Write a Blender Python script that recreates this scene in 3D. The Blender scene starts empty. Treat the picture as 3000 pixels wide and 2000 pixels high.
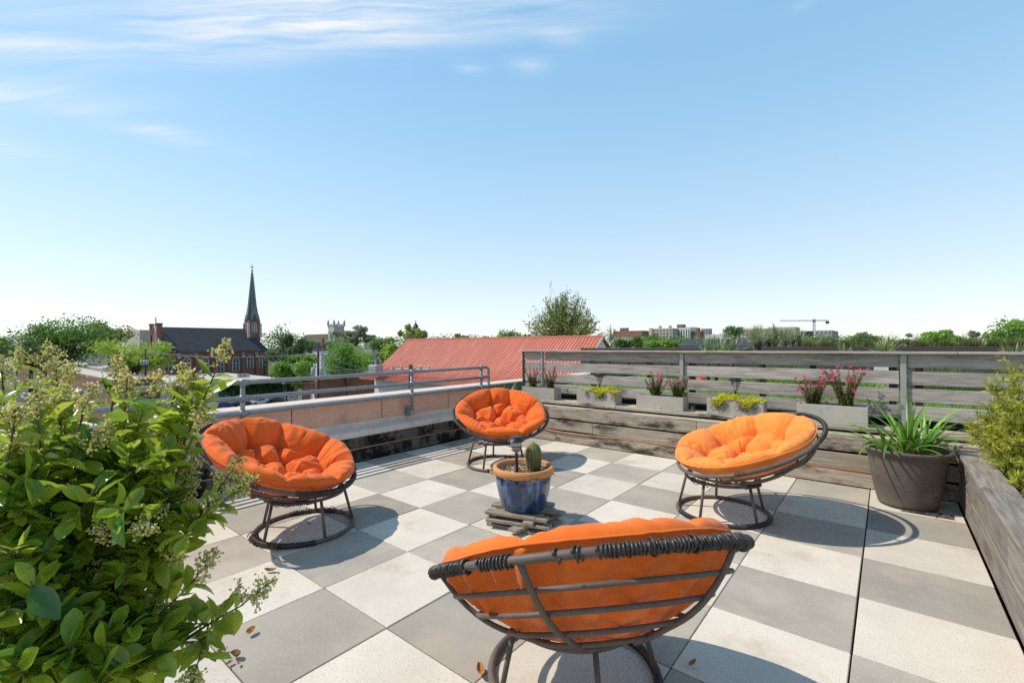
import bpy, math, random
import numpy as np
from mathutils import Vector, Matrix

# ------------------------------------------------------------------ camera
F_PX, YAW, PITCH, ROLL = 1348.58, 0.684, 0.0069, -0.0056
CAM = np.array([3.1917, -2.6259, 1.4242])
_r = np.array([math.cos(YAW), math.sin(YAW), 0.0]); _f = np.array([-math.sin(YAW), math.cos(YAW), 0.0]); _u = np.array([0, 0, 1.0])
FW = _f*math.cos(PITCH) + _u*math.sin(PITCH); _u2 = _u*math.cos(PITCH) - _f*math.sin(PITCH)
RT = _r*math.cos(ROLL) + _u2*math.sin(ROLL); UP = _u2*math.cos(ROLL) - _r*math.sin(ROLL)
scene = bpy.context.scene
C = scene.collection
cd = bpy.data.cameras.new('camera'); cam = bpy.data.objects.new('camera', cd); C.objects.link(cam)
cam.matrix_world = Matrix([[RT[0], UP[0], -FW[0], CAM[0]], [RT[1], UP[1], -FW[1], CAM[1]], [RT[2], UP[2], -FW[2], CAM[2]], [0, 0, 0, 1]])
cd.sensor_width = 36.0; cd.lens = F_PX/3000*36; cd.clip_start = 0.05; cd.clip_end = 6000
cd.dof.use_dof = True; cd.dof.focus_distance = 4.2; cd.dof.aperture_fstop = 9.0
scene.camera = cam

# ------------------------------------------------------------------ sky, sun, exposure
SUN_EL, SUN_AZ = math.radians(51.0), math.radians(32.5)      # azimuth the light travels towards
SD = np.array([math.cos(SUN_AZ)*math.cos(SUN_EL), math.sin(SUN_AZ)*math.cos(SUN_EL), -math.sin(SUN_EL)])
world = bpy.data.worlds.new('World'); scene.world = world; world.use_nodes = True
wn = world.node_tree; wn.nodes.clear()
def wnode(t, **k):
    n = wn.nodes.new(t)
    for a, b in k.items(): setattr(n, a, b)
    return n
sky = wnode('ShaderNodeTexSky', sky_type='NISHITA', sun_disc=False, sun_elevation=SUN_EL,
            sun_rotation=math.atan2(-SD[0], -SD[1]), altitude=0, air_density=1.0, dust_density=0.4, ozone_density=1.2)
bg = wnode('ShaderNodeBackground'); bg.inputs['Strength'].default_value = 0.15
wout = wnode('ShaderNodeOutputWorld')
wn.links.new(bg.outputs[0], wout.inputs[0])
def wmath(op, a, b=None, c=None):
    n = wnode('ShaderNodeMath', operation=op)
    for i, v in enumerate((a, b, c)):
        if v is None: continue
        if isinstance(v, (int, float)): n.inputs[i].default_value = v
        else: wn.links.new(v, n.inputs[i])
    return n.outputs[0]
def hazy_sky(zout):
    """the clear sky whitened towards the horizon all the way round"""
    cr = wnode('ShaderNodeValToRGB'); e = cr.color_ramp.elements; stops = [(0, (.84, .90, .95)), (.144, (.67, .81, .92)), (.27, (.51, .755, .93)), (.42, (.37, .66, .91)), (.6, (.26, .575, .88)), (1, (.11, .24, .42))]  # last stop, overhead out of view, darkened to cut blue fill in shade
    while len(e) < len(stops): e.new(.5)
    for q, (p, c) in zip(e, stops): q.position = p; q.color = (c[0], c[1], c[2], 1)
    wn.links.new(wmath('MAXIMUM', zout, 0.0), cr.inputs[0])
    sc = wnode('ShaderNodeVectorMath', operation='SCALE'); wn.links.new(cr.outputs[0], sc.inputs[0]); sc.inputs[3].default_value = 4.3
    m = wnode('ShaderNodeMix', data_type='RGBA'); m.inputs[0].default_value = 0.72; wn.links.new(sky.outputs[0], m.inputs[6]); wn.links.new(sc.outputs[0], m.inputs[7])
    return m.outputs[2]
def build_clouds():
    """thin cirrus on a flat layer 1 unit up: u,v = direction.xy / direction.z"""
    tc = wnode('ShaderNodeTexCoord'); sp = wnode('ShaderNodeSeparateXYZ'); wn.links.new(tc.outputs['Generated'], sp.inputs[0])
    z = wmath('MAXIMUM', sp.outputs[2], 0.03)
    u = wmath('DIVIDE', sp.outputs[0], z); v = wmath('DIVIDE', sp.outputs[1], z)
    co = wnode('ShaderNodeCombineXYZ'); wn.links.new(u, co.inputs[0]); wn.links.new(v, co.inputs[1])
    # warp
    nz = wnode('ShaderNodeTexNoise'); nz.inputs['Scale'].default_value = 1.3; nz.inputs['Detail'].default_value = 3; wn.links.new(co.outputs[0], nz.inputs['Vector'])
    vm = wnode('ShaderNodeVectorMath', operation='MULTIPLY_ADD'); wn.links.new(nz.outputs['Color'], vm.inputs[0]); vm.inputs[1].default_value = (0.22, 0.22, 0); wn.links.new(co.outputs[0], vm.inputs[2])
    mp = wnode('ShaderNodeMapping'); mp.inputs['Scale'].default_value = (0.8, 6.5, 1)
    m0 = wnode('ShaderNodeMapping'); m0.inputs['Rotation'].default_value = (0, 0, CLOUD_ROT); wn.links.new(vm.outputs[0], m0.inputs[0]); wn.links.new(m0.outputs[0], mp.inputs[0])
    fib = wnode('ShaderNodeTexNoise'); fib.inputs['Scale'].default_value = 1.6; fib.inputs['Detail'].default_value = 8; fib.inputs['Roughness'].default_value = 0.62
    wn.links.new(mp.outputs[0], fib.inputs['Vector'])
    tot = None
    for (cu, cv, du, dv, hl, hw, amp) in CLOUDS:       # soft streak: centre, direction, half length, half width
        a = wmath('SUBTRACT', u, cu); b = wmath('SUBTRACT', v, cv)
        s = wmath('DIVIDE', wmath('ADD', wmath('MULTIPLY', a, du), wmath('MULTIPLY', b, dv)), hl)
        t = wmath('DIVIDE', wmath('SUBTRACT', wmath('MULTIPLY', b, du), wmath('MULTIPLY', a, dv)), hw)
        r2 = wmath('ADD', wmath('MULTIPLY', s, s), wmath('MULTIPLY', t, t))
        g = wmath('MULTIPLY', wmath('POWER', 2.718, wmath('MULTIPLY', r2, -1.0)), amp)
        tot = g if tot is None else wmath('ADD', tot, g)
    thin = wmath('MULTIPLY', tot, 1.0)
    dens = wmath('MULTIPLY', thin, wmath('MAXIMUM', wmath('MULTIPLY', wmath('SUBTRACT', fib.outputs['Fac'], 0.34), 2.1), 0.0))
    dens = wmath('MINIMUM', dens, 0.9)
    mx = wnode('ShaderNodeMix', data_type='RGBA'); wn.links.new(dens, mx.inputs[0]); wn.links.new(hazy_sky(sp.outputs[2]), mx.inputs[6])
    mx.inputs[7].default_value = (4.25, 4.3, 4.35, 1)
    wn.links.new(mx.outputs[2], bg.inputs[0])
def cloud_uv(px, py):
    d = FW + RT*(px-1500)/F_PX - UP*(py-1000)/F_PX
    return d[0]/d[2], d[1]/d[2]
def streak(x0, y0, x1, y1, hw, amp):
    a = np.array(cloud_uv(x0, y0)); b = np.array(cloud_uv(x1, y1)); L = np.linalg.norm(b-a); d = (b-a)/L
    return ((a[0]+b[0])/2, (a[1]+b[1])/2, d[0], d[1], L/2, hw, amp)
CLOUDS = [streak(450, 75, 1700, 5, .15, 1.35), streak(560, 85, 1200, 50, .08, 1.2), streak(-300, 110, 420, 150, .09, .65), streak(430, 150, 820, 165, .09, .6),
          streak(-400, 270, 320, 290, .12, .95), streak(280, 350, 660, 430, .10, .8), streak(-150, 430, 130, 445, .13, .7), streak(1560, 95, 1700, 125, .05, .45),
          streak(1500, 180, 1600, 205, .05, .5), streak(1330, 190, 1420, 205, .04, .45), streak(2330, 5, 2370, 25, .04, .3), streak(-900, 60, 300, 20, .3, .35)]
_a = np.array(cloud_uv(500, 60)); _b = np.array(cloud_uv(1600, 15)); CLOUD_ROT = -math.atan2(*(_b-_a)[::-1])
build_clouds()
sl = bpy.data.lights.new('sun', 'SUN'); sl.energy = 2.9; sl.angle = math.radians(0.53); sl.color = (1.0, 0.945, 0.86)
so = bpy.data.objects.new('sun', sl); C.objects.link(so); so.location = (-20, -15, 30)
so.rotation_euler = Vector(SD).to_track_quat('-Z', 'Y').to_euler()
vs = scene.view_settings; vs.view_transform = 'Standard'; vs.look = 'None'; vs.exposure = 0.62; vs.gamma = 1.0; vs.use_curve_mapping = False
scene.cycles.max_bounces = 6; scene.cycles.transparent_max_bounces = 6; scene.cycles.use_denoising = False

# ------------------------------------------------------------------ pixel helpers (full-size photo pixels)
def ray(px, py): return FW + RT*(px-1500)/F_PX - UP*(py-1000)/F_PX
def atd(px, py, d): return CAM + d*ray(px, py)
def onx(px, py, x): v = ray(px, py); return CAM + v*((x-CAM[0])/v[0])
def ony(px, py, y): v = ray(px, py); return CAM + v*((y-CAM[1])/v[1])
def onz(px, py, z=0.0): v = ray(px, py); return CAM + v*((z-CAM[2])/v[2])
GZ = -13.6                                   # street level below the roof terrace
def on_ground(px, d):                        # a point on the street at this column and depth
    p = atd(px, 1000, d); return np.array([p[0], p[1], GZ])

# ------------------------------------------------------------------ objects
WM = {}
def link(o, parent=None):
    C.objects.link(o)
    if parent is not None:
        o.parent = parent; o.matrix_parent_inverse = WM.get(parent.name, Matrix()).inverted()
    return o
def tag(o, label=None, cat=None, group=None, kind=None):
    if label: o['label'] = label
    if cat: o['category'] = cat
    if group: o['group'] = group
    if kind: o['kind'] = kind
    return o
def thing(name, label, cat, loc=(0, 0, 0), group=None):
    o = bpy.data.objects.new(name, None); o.empty_display_size = 0.1; C.objects.link(o); o.location = loc
    WM[o.name] = Matrix.Translation(loc)
    return tag(o, label, cat, group)
def struct(name, loc=(0, 0, 0)):
    o = bpy.data.objects.new(name, None); C.objects.link(o); o.location = loc; WM[o.name] = Matrix.Translation(loc); o['kind'] = 'structure'
    return o
def dup(root, loc, rotz=0.0, scale=1.0, label=None):
    r = root.copy(); C.objects.link(r); r.location = loc; r.rotation_euler = (0, 0, rotz); r.scale = (scale,)*3
    if label: r['label'] = label
    for ch in list(root.children):
        c = ch.copy(); C.objects.link(c); c.parent = r
        for g in list(ch.children):
            d = g.copy(); C.objects.link(d); d.parent = c
    return r
def npmesh(V, F, smooth=False, tint=None, name='mesh'):
    V = np.asarray(V, dtype=np.float32); F = np.asarray(F, dtype=np.int32)
    m = bpy.data.meshes.new(name); k = F.shape[1]
    m.vertices.add(len(V)); m.vertices.foreach_set('co', V.ravel())
    m.loops.add(F.size); m.loops.foreach_set('vertex_index', F.ravel())
    m.polygons.add(len(F)); m.polygons.foreach_set('loop_start', np.arange(0, F.size, k, dtype=np.int32)); m.polygons.foreach_set('loop_total', np.full(len(F), k, dtype=np.int32))
    m.polygons.foreach_set('use_smooth', np.full(len(F), smooth, dtype=bool))
    if tint is not None:
        a = m.attributes.new('tint', 'FLOAT', 'POINT'); a.data.foreach_set('value', np.asarray(tint, dtype=np.float32))
    m.update(calc_edges=True); m.validate()
    return m
def mobj(name, mesh, mat, parent=None):
    o = bpy.data.objects.new(name, mesh)
    if mat is not None and not mesh.materials: mesh.materials.append(mat)
    return link(o, parent)

class MB:
    """collects boxes, tubes, lathes into one mesh"""
    def __init__(self): self.v = []; self.f = []
    def add(self, vs, fs):
        n = len(self.v); self.v += [tuple(p) for p in vs]; self.f += [tuple(i+n for i in f) for f in fs]; return self
    def box(self, x0, x1, y0, y1, z0, z1, M=None):
        vs = [Vector(p) for p in ((x0, y0, z0), (x1, y0, z0), (x1, y1, z0), (x0, y1, z0), (x0, y0, z1), (x1, y0, z1), (x1, y1, z1), (x0, y1, z1))]
        if M is not None: vs = [M @ p for p in vs]
        return self.add(vs, [(0, 3, 2, 1), (4, 5, 6, 7), (0, 1, 5, 4), (1, 2, 6, 5), (2, 3, 7, 6), (3, 0, 4, 7)])
    def chamfer(self, x0, x1, y0, y1, z0, z1, b=0.004, M=None):
        vs = []
        for z, i in ((z0, b), (z0+b, 0), (z1-b, 0), (z1, b)):
            xx0, xx1, yy0, yy1 = x0+i, x1-i, y0+i, y1-i
            vs += [(xx0+b, yy0, z), (xx1-b, yy0, z), (xx1, yy0+b, z), (xx1, yy1-b, z), (xx1-b, yy1, z), (xx0+b, yy1, z), (xx0, yy1-b, z), (xx0, yy0+b, z)]
        vs = [Vector(p) for p in vs]
        if M is not None: vs = [M @ p for p in vs]
        fs = [tuple(range(7, -1, -1)), tuple(range(24, 32))]
        for l in range(3):
            for k in range(8): fs.append((l*8+k, l*8+(k+1) % 8, (l+1)*8+(k+1) % 8, (l+1)*8+k))
        return self.add(vs, fs)
    def tube(self, pts, r, n=8, cap=True, closed=False):
        P = [Vector(p) for p in pts]; m = len(P)
        R = r if hasattr(r, '__len__') else [r]*m
        T = []
        for i in range(m):
            a = P[(i-1) % m] if (closed or i > 0) else P[i]; b = P[(i+1) % m] if (closed or i < m-1) else P[i]
            t = (b-a); T.append(t.normalized() if t.length > 1e-9 else Vector((0, 0, 1)))
        ref = Vector((0, 0, 1)) if abs(T[0].z) < 0.9 else Vector((1, 0, 0))
        nrm = (ref - T[0]*ref.dot(T[0])).normalized(); vs = []
        for i in range(m):
            nrm = (nrm - T[i]*nrm.dot(T[i])); nrm = nrm.normalized() if nrm.length > 1e-6 else T[i].orthogonal().normalized()
            bi = T[i].cross(nrm)
            for k in range(n):
                a = 2*math.pi*k/n; vs.append(P[i] + (nrm*math.cos(a) + bi*math.sin(a))*R[i])
        fs = []
        for i in range(m if closed else m-1):
            j = (i+1) % m
            for k in range(n): fs.append((i*n+k, i*n+(k+1) % n, j*n+(k+1) % n, j*n+k))
        if cap and not closed: fs += [tuple(range(n-1, -1, -1)), tuple((m-1)*n+k for k in range(n))]
        return self.add(vs, fs)
    def lathe(self, prof, n=32, c=(0, 0, 0), M=None):
        vs = []; m = len(prof)
        for (r, z) in prof:
            for k in range(n):
                a = 2*math.pi*k/n; vs.append(Vector((r*math.cos(a), r*math.sin(a), z)))
        if M is not None: vs = [M @ p for p in vs]
        vs = [p + Vector(c) for p in vs]; fs = []
        for i in range(m-1):
            for k in range(n): fs.append((i*n+k, i*n+(k+1) % n, (i+1)*n+(k+1) % n, (i+1)*n+k))
        fs += [tuple(range(n-1, -1, -1)), tuple((m-1)*n+k for k in range(n))]
        return self.add(vs, fs)
    def mesh(self, smooth=False, name='mesh'):
        m = bpy.data.meshes.new(name); m.from_pydata(self.v, [], self.f)
        if smooth: m.polygons.foreach_set('use_smooth', [True]*len(m.polygons))
        m.update(); return m
    def obj(self, name, mat, parent=None, smooth=False): return mobj(name, self.mesh(smooth, name), mat, parent)
def autosmooth(o, deg=40):
    m = o.data; m.polygons.foreach_set('use_smooth', [True]*len(m.polygons))
    m.set_sharp_from_angle(angle=math.radians(deg)); return o

# ------------------------------------------------------------------ materials
def new_mat(name):
    m = bpy.data.materials.new(name); m.use_nodes = True; nt = m.node_tree; nt.nodes.clear()
    out = nt.nodes.new('ShaderNodeOutputMaterial'); b = nt.nodes.new('ShaderNodeBsdfPrincipled'); nt.links.new(b.outputs[0], out.inputs[0])
    return m, nt, b, out
def col4(c): return (c[0], c[1], c[2], 1)
def pmat(name, c1, c2, scale=6, detail=5, rough=0.7, bump=0.0, bscale=40, stretch=(1, 1, 1), rnd=0.0, spec=0.3, metal=0.0,
         stain=None, sscale=2.0, slo=0.55, shi=0.7, sstretch=(1, 1, 1), speck=None, kscale=400, klo=0.62, lo=0.3, hi=0.7, transl=0.0, tint=False, coat=0.0, world=False, sheen=0.0, bdist=0.004, tvar=0.5):
    m, nt, b, out = new_mat(name); N = nt.nodes; L = nt.links
    tc = N.new('ShaderNodeTexCoord'); oi = N.new('ShaderNodeObjectInfo')
    if world:
        geo = N.new('ShaderNodeNewGeometry'); src = geo.outputs['Position']
    else: src = tc.outputs['Object']
    ad = N.new('ShaderNodeVectorMath'); ad.operation = 'ADD'; L.new(src, ad.inputs[0])
    mu = N.new('ShaderNodeMath'); mu.operation = 'MULTIPLY'; L.new(oi.outputs['Random'], mu.inputs[0]); mu.inputs[1].default_value = 0 if world else 61.7
    L.new(mu.outputs[0], ad.inputs[1])
    def noise(sc, st, det, rgh=0.55):
        mp = N.new('ShaderNodeMapping'); mp.inputs['Scale'].default_value = st; L.new(ad.outputs[0], mp.inputs[0])
        n = N.new('ShaderNodeTexNoise'); n.inputs['Scale'].default_value = sc; n.inputs['Detail'].default_value = det; n.inputs['Roughness'].default_value = rgh
        L.new(mp.outputs[0], n.inputs['Vector']); return n.outputs['Fac']
    def ramp(fac, lo, hi):
        r = N.new('ShaderNodeMapRange'); L.new(fac, r.inputs[0]); r.inputs[1].default_value = lo; r.inputs[2].default_value = hi; return r.outputs[0]
    def mix(fac, a, bcol):
        x = N.new('ShaderNodeMix'); x.data_type = 'RGBA'
        if isinstance(fac, float): x.inputs[0].default_value = fac
        else: L.new(fac, x.inputs[0])
        for i, v in ((6, a), (7, bcol)):
            if isinstance(v, tuple): x.inputs[i].default_value = col4(v)
            else: L.new(v, x.inputs[i])
        return x.outputs[2]
    col = mix(ramp(noise(scale, stretch, detail), lo, hi), tuple(c1), tuple(c2))
    if speck: col = mix(ramp(noise(kscale, (1, 1, 1), 1), klo, klo+0.06), col, tuple(speck))
    if stain: col = mix(ramp(noise(sscale, sstretch, 7, 0.68), slo, shi), col, tuple(stain))
    if rnd or tint:
        hs = N.new('ShaderNodeHueSaturation'); L.new(col, hs.inputs['Color'])
        if tint:
            at = N.new('ShaderNodeAttribute'); at.attribute_name = 'tint'; s = at.outputs['Fac']; amt = tvar
        else: s = oi.outputs['Random']; amt = rnd
        r = N.new('ShaderNodeMapRange'); L.new(s, r.inputs[0]); r.inputs[3].default_value = 1-amt; r.inputs[4].default_value = 1+amt
        L.new(r.outputs[0], hs.inputs['Value']); col = hs.outputs[0]
    L.new(col, b.inputs['Base Color']); b.inputs['Roughness'].default_value = rough; b.inputs['Specular IOR Level'].default_value = spec; b.inputs['Metallic'].default_value = metal
    b.inputs['Coat Weight'].default_value = coat; b.inputs['Sheen Weight'].default_value = sheen
    if bump:
        bp = N.new('ShaderNodeBump'); bp.inputs['Strength'].default_value = bump; bp.inputs['Distance'].default_value = bdist
        L.new(noise(bscale, stretch, 4), bp.inputs['Height']); L.new(bp.outputs[0], b.inputs['Normal'])
    if transl:
        tr = N.new('ShaderNodeBsdfTranslucent'); ms = N.new('ShaderNodeMixShader'); ms.inputs[0].default_value = transl
        g = N.new('ShaderNodeGamma'); g.inputs[1].default_value = 0.75; L.new(col, g.inputs[0])
        L.new(g.outputs[0], tr.inputs[0]); L.new(b.outputs[0], ms.inputs[1]); L.new(tr.outputs[0], ms.inputs[2]); L.new(ms.outputs[0], out.inputs[0])
    return m
def flat(name, c, rough=0.6, metal=0.0, spec=0.4, rnd=0.0): return pmat(name, c, [x*0.82 for x in c], scale=3, rough=rough, metal=metal, spec=spec, rnd=rnd)

M = {}
M['paver_light'] = pmat('paver_light', (.68, .60, .49), (.58, .51, .42), scale=2.6, rough=.9, bump=.5, bscale=170, speck=(.27, .22, .175), kscale=190, klo=.64, rnd=.075, stain=(.45, .35, .26), sscale=2.1, slo=.56, shi=.78, spec=.2)
M['paver_dark'] = pmat('paver_dark', (.415, .365, .30), (.32, .283, .235), scale=2.2, rough=.9, bump=.55, bscale=170, speck=(.56, .50, .42), kscale=190, klo=.645, rnd=.13, stain=(.48, .40, .30), sscale=1.8, slo=.50, shi=.72, spec=.2)
M['substrate'] = flat('substrate', (.05, .045, .04), .95)
gw = dict(detail=8, rough=.85, bump=.5, spec=.2, lo=.32, hi=.68)
M['wood_x'] = pmat('weathered_wood_x', (.47, .415, .36), (.27, .235, .20), scale=3, bscale=14, stretch=(1.2, 16, 16), rnd=.16, stain=(.15, .13, .115), sscale=2.4, slo=.53, shi=.72, sstretch=(.7, 3, 3), **gw)
M['wood_wall'] = pmat('stained_wood_x', (.50, .42, .32), (.31, .25, .185), scale=3, bscale=14, stretch=(1.0, 15, 15), rnd=.14, stain=(.055, .045, .036), sscale=2.4, slo=.52, shi=.66, sstretch=(.8, 2.5, 2.5), **gw)
M['wood_black'] = pmat('mildewed_wood_y', (.19, .155, .118), (.09, .074, .057), scale=3, bscale=14, stretch=(15, 1.0, 15), rnd=.12, stain=(.013, .012, .011), sscale=3.5, slo=.44, shi=.56, speck=(.30, .27, .22), kscale=60, klo=.735, **gw)
M['wood_y'] = pmat('weathered_wood_y', (.31, .262, .215), (.165, .138, .114), scale=3, bscale=14, stretch=(16, 1.1, 16), rnd=.12, stain=(.09, .077, .066), sscale=2.0, slo=.56, shi=.72, sstretch=(3, .7, 3), **gw)
M['slat'] = pmat('old_slat_wood', (.44, .37, .28), (.20, .165, .125), scale=5, bscale=30, stretch=(2, 22, 22), rnd=.2, stain=(.12, .12, .06), sscale=7, slo=.55, shi=.7, **gw)
M['concrete'] = pmat('fibre_cement', (.47, .425, .35), (.35, .32, .265), scale=3, rough=.85, bump=.2, bscale=60, rnd=.12, stain=(.20, .18, .15), sscale=4, slo=.58, shi=.8, spec=.2)
M['concrete_grey'] = pmat('grey_concrete', (.24, .23, .2), (.16, .155, .13), scale=5, rough=.9, bump=.3, bscale=50, stain=(.08, .08, .065), sscale=3, sstretch=(4, 4, 1), slo=.5, shi=.75)
M['render_peach'] = pmat('peach_stucco', (.76, .44, .31), (.66, .375, .26), scale=4, rough=.95, bump=.5, bscale=500, stain=(.44, .27, .19), sscale=3, slo=.55, shi=.8, spec=.1)
M['render_cap'] = pmat('coping', (.66, .56, .48), (.58, .48, .41), scale=3, rough=.9, bump=.15, bscale=90, stain=(.5, .43, .36), sscale=2, slo=.5, shi=.8)
M['flashing'] = pmat('painted_flashing', (.78, .63, .53), (.68, .55, .46), scale=2, rough=.6, stretch=(1, 1, 3), stain=(.33, .28, .24), sscale=2.5, slo=.55, shi=.8)
M['rail'] = pmat('galvanised_pipe', (.30, .305, .31), (.23, .235, .24), scale=8, rough=.4, metal=.35, bump=.1, bscale=90, stain=(.28, .22, .17), sscale=5, slo=.66, shi=.8, spec=.5)
M['post_metal'] = pmat('fence_post_metal', (.42, .41, .385), (.34, .33, .31), scale=5, rough=.5, metal=.4, stretch=(6, 6, 1))
M['orange'] = None
M['rod'] = pmat('brown_rod', (.15, .115, .092), (.105, .08, .066), scale=14, rough=.55, bump=.15, bscale=120, stain=(.24, .15, .10), sscale=9, slo=.6, shi=.72, spec=.35)
M['wrap'] = pmat('rattan_wrap', (.055, .042, .034), (.028, .022, .018), scale=30, rough=.38, stain=(.26, .16, .10), sscale=60, slo=.63, shi=.70, spec=.5)
M['wrap_grey'] = pmat('rattan_wrap_grey', (.16, .13, .105), (.05, .042, .036), scale=9, rough=.4, spec=.5)
M['soil'] = pmat('soil', (.07, .05, .035), (.03, .022, .016), scale=30, rough=1, bump=1, bscale=70)
M['mulch'] = pmat('mulch', (.13, .065, .04), (.045, .024, .016), scale=40, rough=1, bump=1, bscale=60, tint=True, tvar=.6)
M['black'] = flat('black_plastic', (.02, .02, .021), .45)
M['copper'] = pmat('copper_hose', (.42, .20, .10), (.30, .14, .075), scale=8, rough=.45, spec=.5)
M['terracotta'] = pmat('terracotta', (.60, .27, .095), (.47, .20, .07), scale=5, rough=.6, bump=.1, stretch=(1, 1, 4), stain=(.62, .36, .18), sscale=4, slo=.55, shi=.8)
M['blue_glaze'] = pmat('blue_glaze', (.008, .05, .15), (.012, .022, .06), scale=7, rough=.12, spec=.6, stretch=(1, 1, .32), stain=(.13, .24, .40), sscale=15, sstretch=(1, 1, .2), slo=.50, shi=.70, coat=.6, detail=3)
M['grey_pot'] = pmat('grey_resin_pot', (.145, .118, .097), (.10, .082, .068), scale=3, rough=.55, bump=.25, bscale=22, stain=(.19, .155, .125), sscale=3, slo=.5, shi=.75, sstretch=(1, 1, 2.2), bdist=.01)
M['pebble'] = pmat('pebbles', (.40, .35, .30), (.17, .14, .12), scale=30, rough=.8, tint=True, tvar=.6)
M['straw'] = pmat('dry_straw', (.40, .27, .13), (.26, .15, .06), scale=20, rough=.9, tint=True, transl=.2)
M['cactus'] = pmat('cactus_skin', (.15, .17, .05), (.085, .085, .03), scale=9, rough=.6, stain=(.22, .15, .06), sscale=6, slo=.5, shi=.66)
M['spine'] = flat('cactus_spines', (.52, .38, .2), .7)
M['glass_dim'] = pmat('lamp_lens', (.42, .40, .34), (.34, .32, .27), scale=5, rough=.25, spec=.5)
def leafm(name, a, b, scale=3, rough=.5, transl=.35, spec=.35, tvar=.35, **k): return pmat(name, a, b, scale=scale, rough=rough, transl=transl, tint=True, spec=spec, tvar=tvar, **k)
M['privet'] = leafm('privet_leaf', (.44, .51, .034), (.13, .27, .02), scale=9, rough=.22, transl=.5, spec=.5)
M['privet_leaf'] = pmat('privet_leaf_single', (.48, .53, .035), (.11, .25, .02), scale=9, rough=.2, transl=.5, spec=.6, rnd=.5)
M['privet_young'] = pmat('privet_leaf_young', (.56, .57, .045), (.33, .42, .03), scale=9, rough=.22, transl=.5, spec=.6, rnd=.3)
M['privet_old'] = pmat('privet_leaf_old', (.10, .23, .022), (.045, .13, .014), scale=9, rough=.16, transl=.35, spec=.7, rnd=.4)
M['bud'] = leafm('flower_bud', (.84, .73, .30), (.70, .66, .19), rough=.6, transl=.25)
M['twig'] = pmat('twig', (.16, .095, .05), (.09, .055, .03), scale=20, rough=.8)
M['bark'] = pmat('bark', (.10, .075, .055), (.05, .038, .03), scale=6, rough=.95, bump=.5, bscale=20)
M['agap'] = leafm('strap_leaf', (.11, .24, .02), (.045, .135, .012), scale=6, rough=.38, transl=.35, rnd=.25)
M['strap'] = pmat('strap_leaf_single', (.22, .40, .04), (.09, .24, .025), scale=6, rough=.36, transl=.35, rnd=.35, spec=.5)
M['yucca'] = leafm('yucca_leaf', (.40, .43, .24), (.22, .28, .12), scale=4, transl=.25)
M['variegated'] = leafm('variegated_leaf', (.42, .42, .20), (.17, .24, .07), scale=5, transl=.25)
M['needle'] = leafm('podocarpus_needle', (.44, .45, .045), (.20, .26, .035), scale=2.5, rough=.45, transl=.4)
M['needle_young'] = leafm('podocarpus_tip', (.66, .60, .07), (.50, .50, .06), scale=4, rough=.45, transl=.4)
M['gaura_leaf'] = leafm('gaura_leaf', (.29, .33, .075), (.20, .20, .065), scale=5, transl=.3)
M['gaura_stem'] = flat('gaura_stem', (.13, .045, .03), .7)
M['pink'] = pmat('pink_petal', (.72, .06, .13), (.62, .10, .2), scale=40, rough=.6, transl=.3, rnd=.25)
M['sedum'] = leafm('sedum_flower', (.72, .66, .015), (.55, .56, .02), scale=30, rough=.6, transl=.2)
M['sedum_dry'] = leafm('sedum_stem', (.20, .13, .07), (.12, .085, .04), rough=.8)
M['grass'] = leafm('grass_blade', (.14, .235, .05), (.085, .155, .03), scale=2, transl=.35)
M['grass_dry'] = leafm('cut_grass', (.22, .125, .05), (.12, .07, .03), scale=3, transl=.2)
M['lawn'] = pmat('lawn', (.15, .24, .045), (.08, .15, .03), scale=9, rough=.95, bump=.8, bscale=50, world=True)
M['corten'] = flat('brown_steel', (.062, .052, .045), .6)
M['red_roof'] = pmat('red_metal_roof', (.50, .135, .08), (.45, .115, .068), scale=.4, rough=.45, spec=.4, rnd=.05, stain=(.56, .21, .14), sscale=.3, slo=.48, shi=.72)
M['white_wall'] = pmat('white_wall', (.66, .65, .62), (.58, .57, .54), scale=.5, rough=.9, stain=(.46, .44, .40), sscale=.3, slo=.55, shi=.8)
M['dead_leaf'] = pmat('dead_leaf', (.42, .17, .04), (.20, .075, .025), scale=20, rough=.7, rnd=.4, transl=.15)
def brick(name, c1, c2, mortar, s=1.0):
    m, nt, b, out = new_mat(name); N = nt.nodes; L = nt.links
    tc = N.new('ShaderNodeTexCoord'); sp = N.new('ShaderNodeSeparateXYZ'); L.new(tc.outputs['Object'], sp.inputs[0])
    ad = N.new('ShaderNodeMath'); ad.operation = 'ADD'; L.new(sp.outputs[0], ad.inputs[0]); L.new(sp.outputs[1], ad.inputs[1])
    cb = N.new('ShaderNodeCombineXYZ'); L.new(ad.outputs[0], cb.inputs[0]); L.new(sp.outputs[2], cb.inputs[1])
    br = N.new('ShaderNodeTexBrick'); br.inputs['Color1'].default_value = col4(c1); br.inputs['Color2'].default_value = col4(c2); br.inputs['Mortar'].default_value = col4(mortar)
    br.inputs['Scale'].default_value = s; br.inputs['Brick Width'].default_value = .6; br.inputs['Row Height'].default_value = .2; br.inputs['Mortar Size'].default_value = .025
    L.new(cb.outputs[0], br.inputs['Vector'])
    nz = N.new('ShaderNodeTexNoise'); nz.inputs['Scale'].default_value = .35; nz.inputs['Detail'].default_value = 6; L.new(tc.outputs['Object'], nz.inputs['Vector'])
    mr = N.new('ShaderNodeMapRange'); L.new(nz.outputs['Fac'], mr.inputs[0]); mr.inputs[1].default_value = .3; mr.inputs[2].default_value = .7; mr.inputs[3].default_value = .72; mr.inputs[4].default_value = 1.15
    hs = N.new('ShaderNodeHueSaturation'); L.new(br.outputs['Color'], hs.inputs['Color']); L.new(mr.outputs[0], hs.inputs['Value'])
    L.new(hs.outputs[0], b.inputs['Base Color']); b.inputs['Roughness'].default_value = .9; return m
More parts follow.
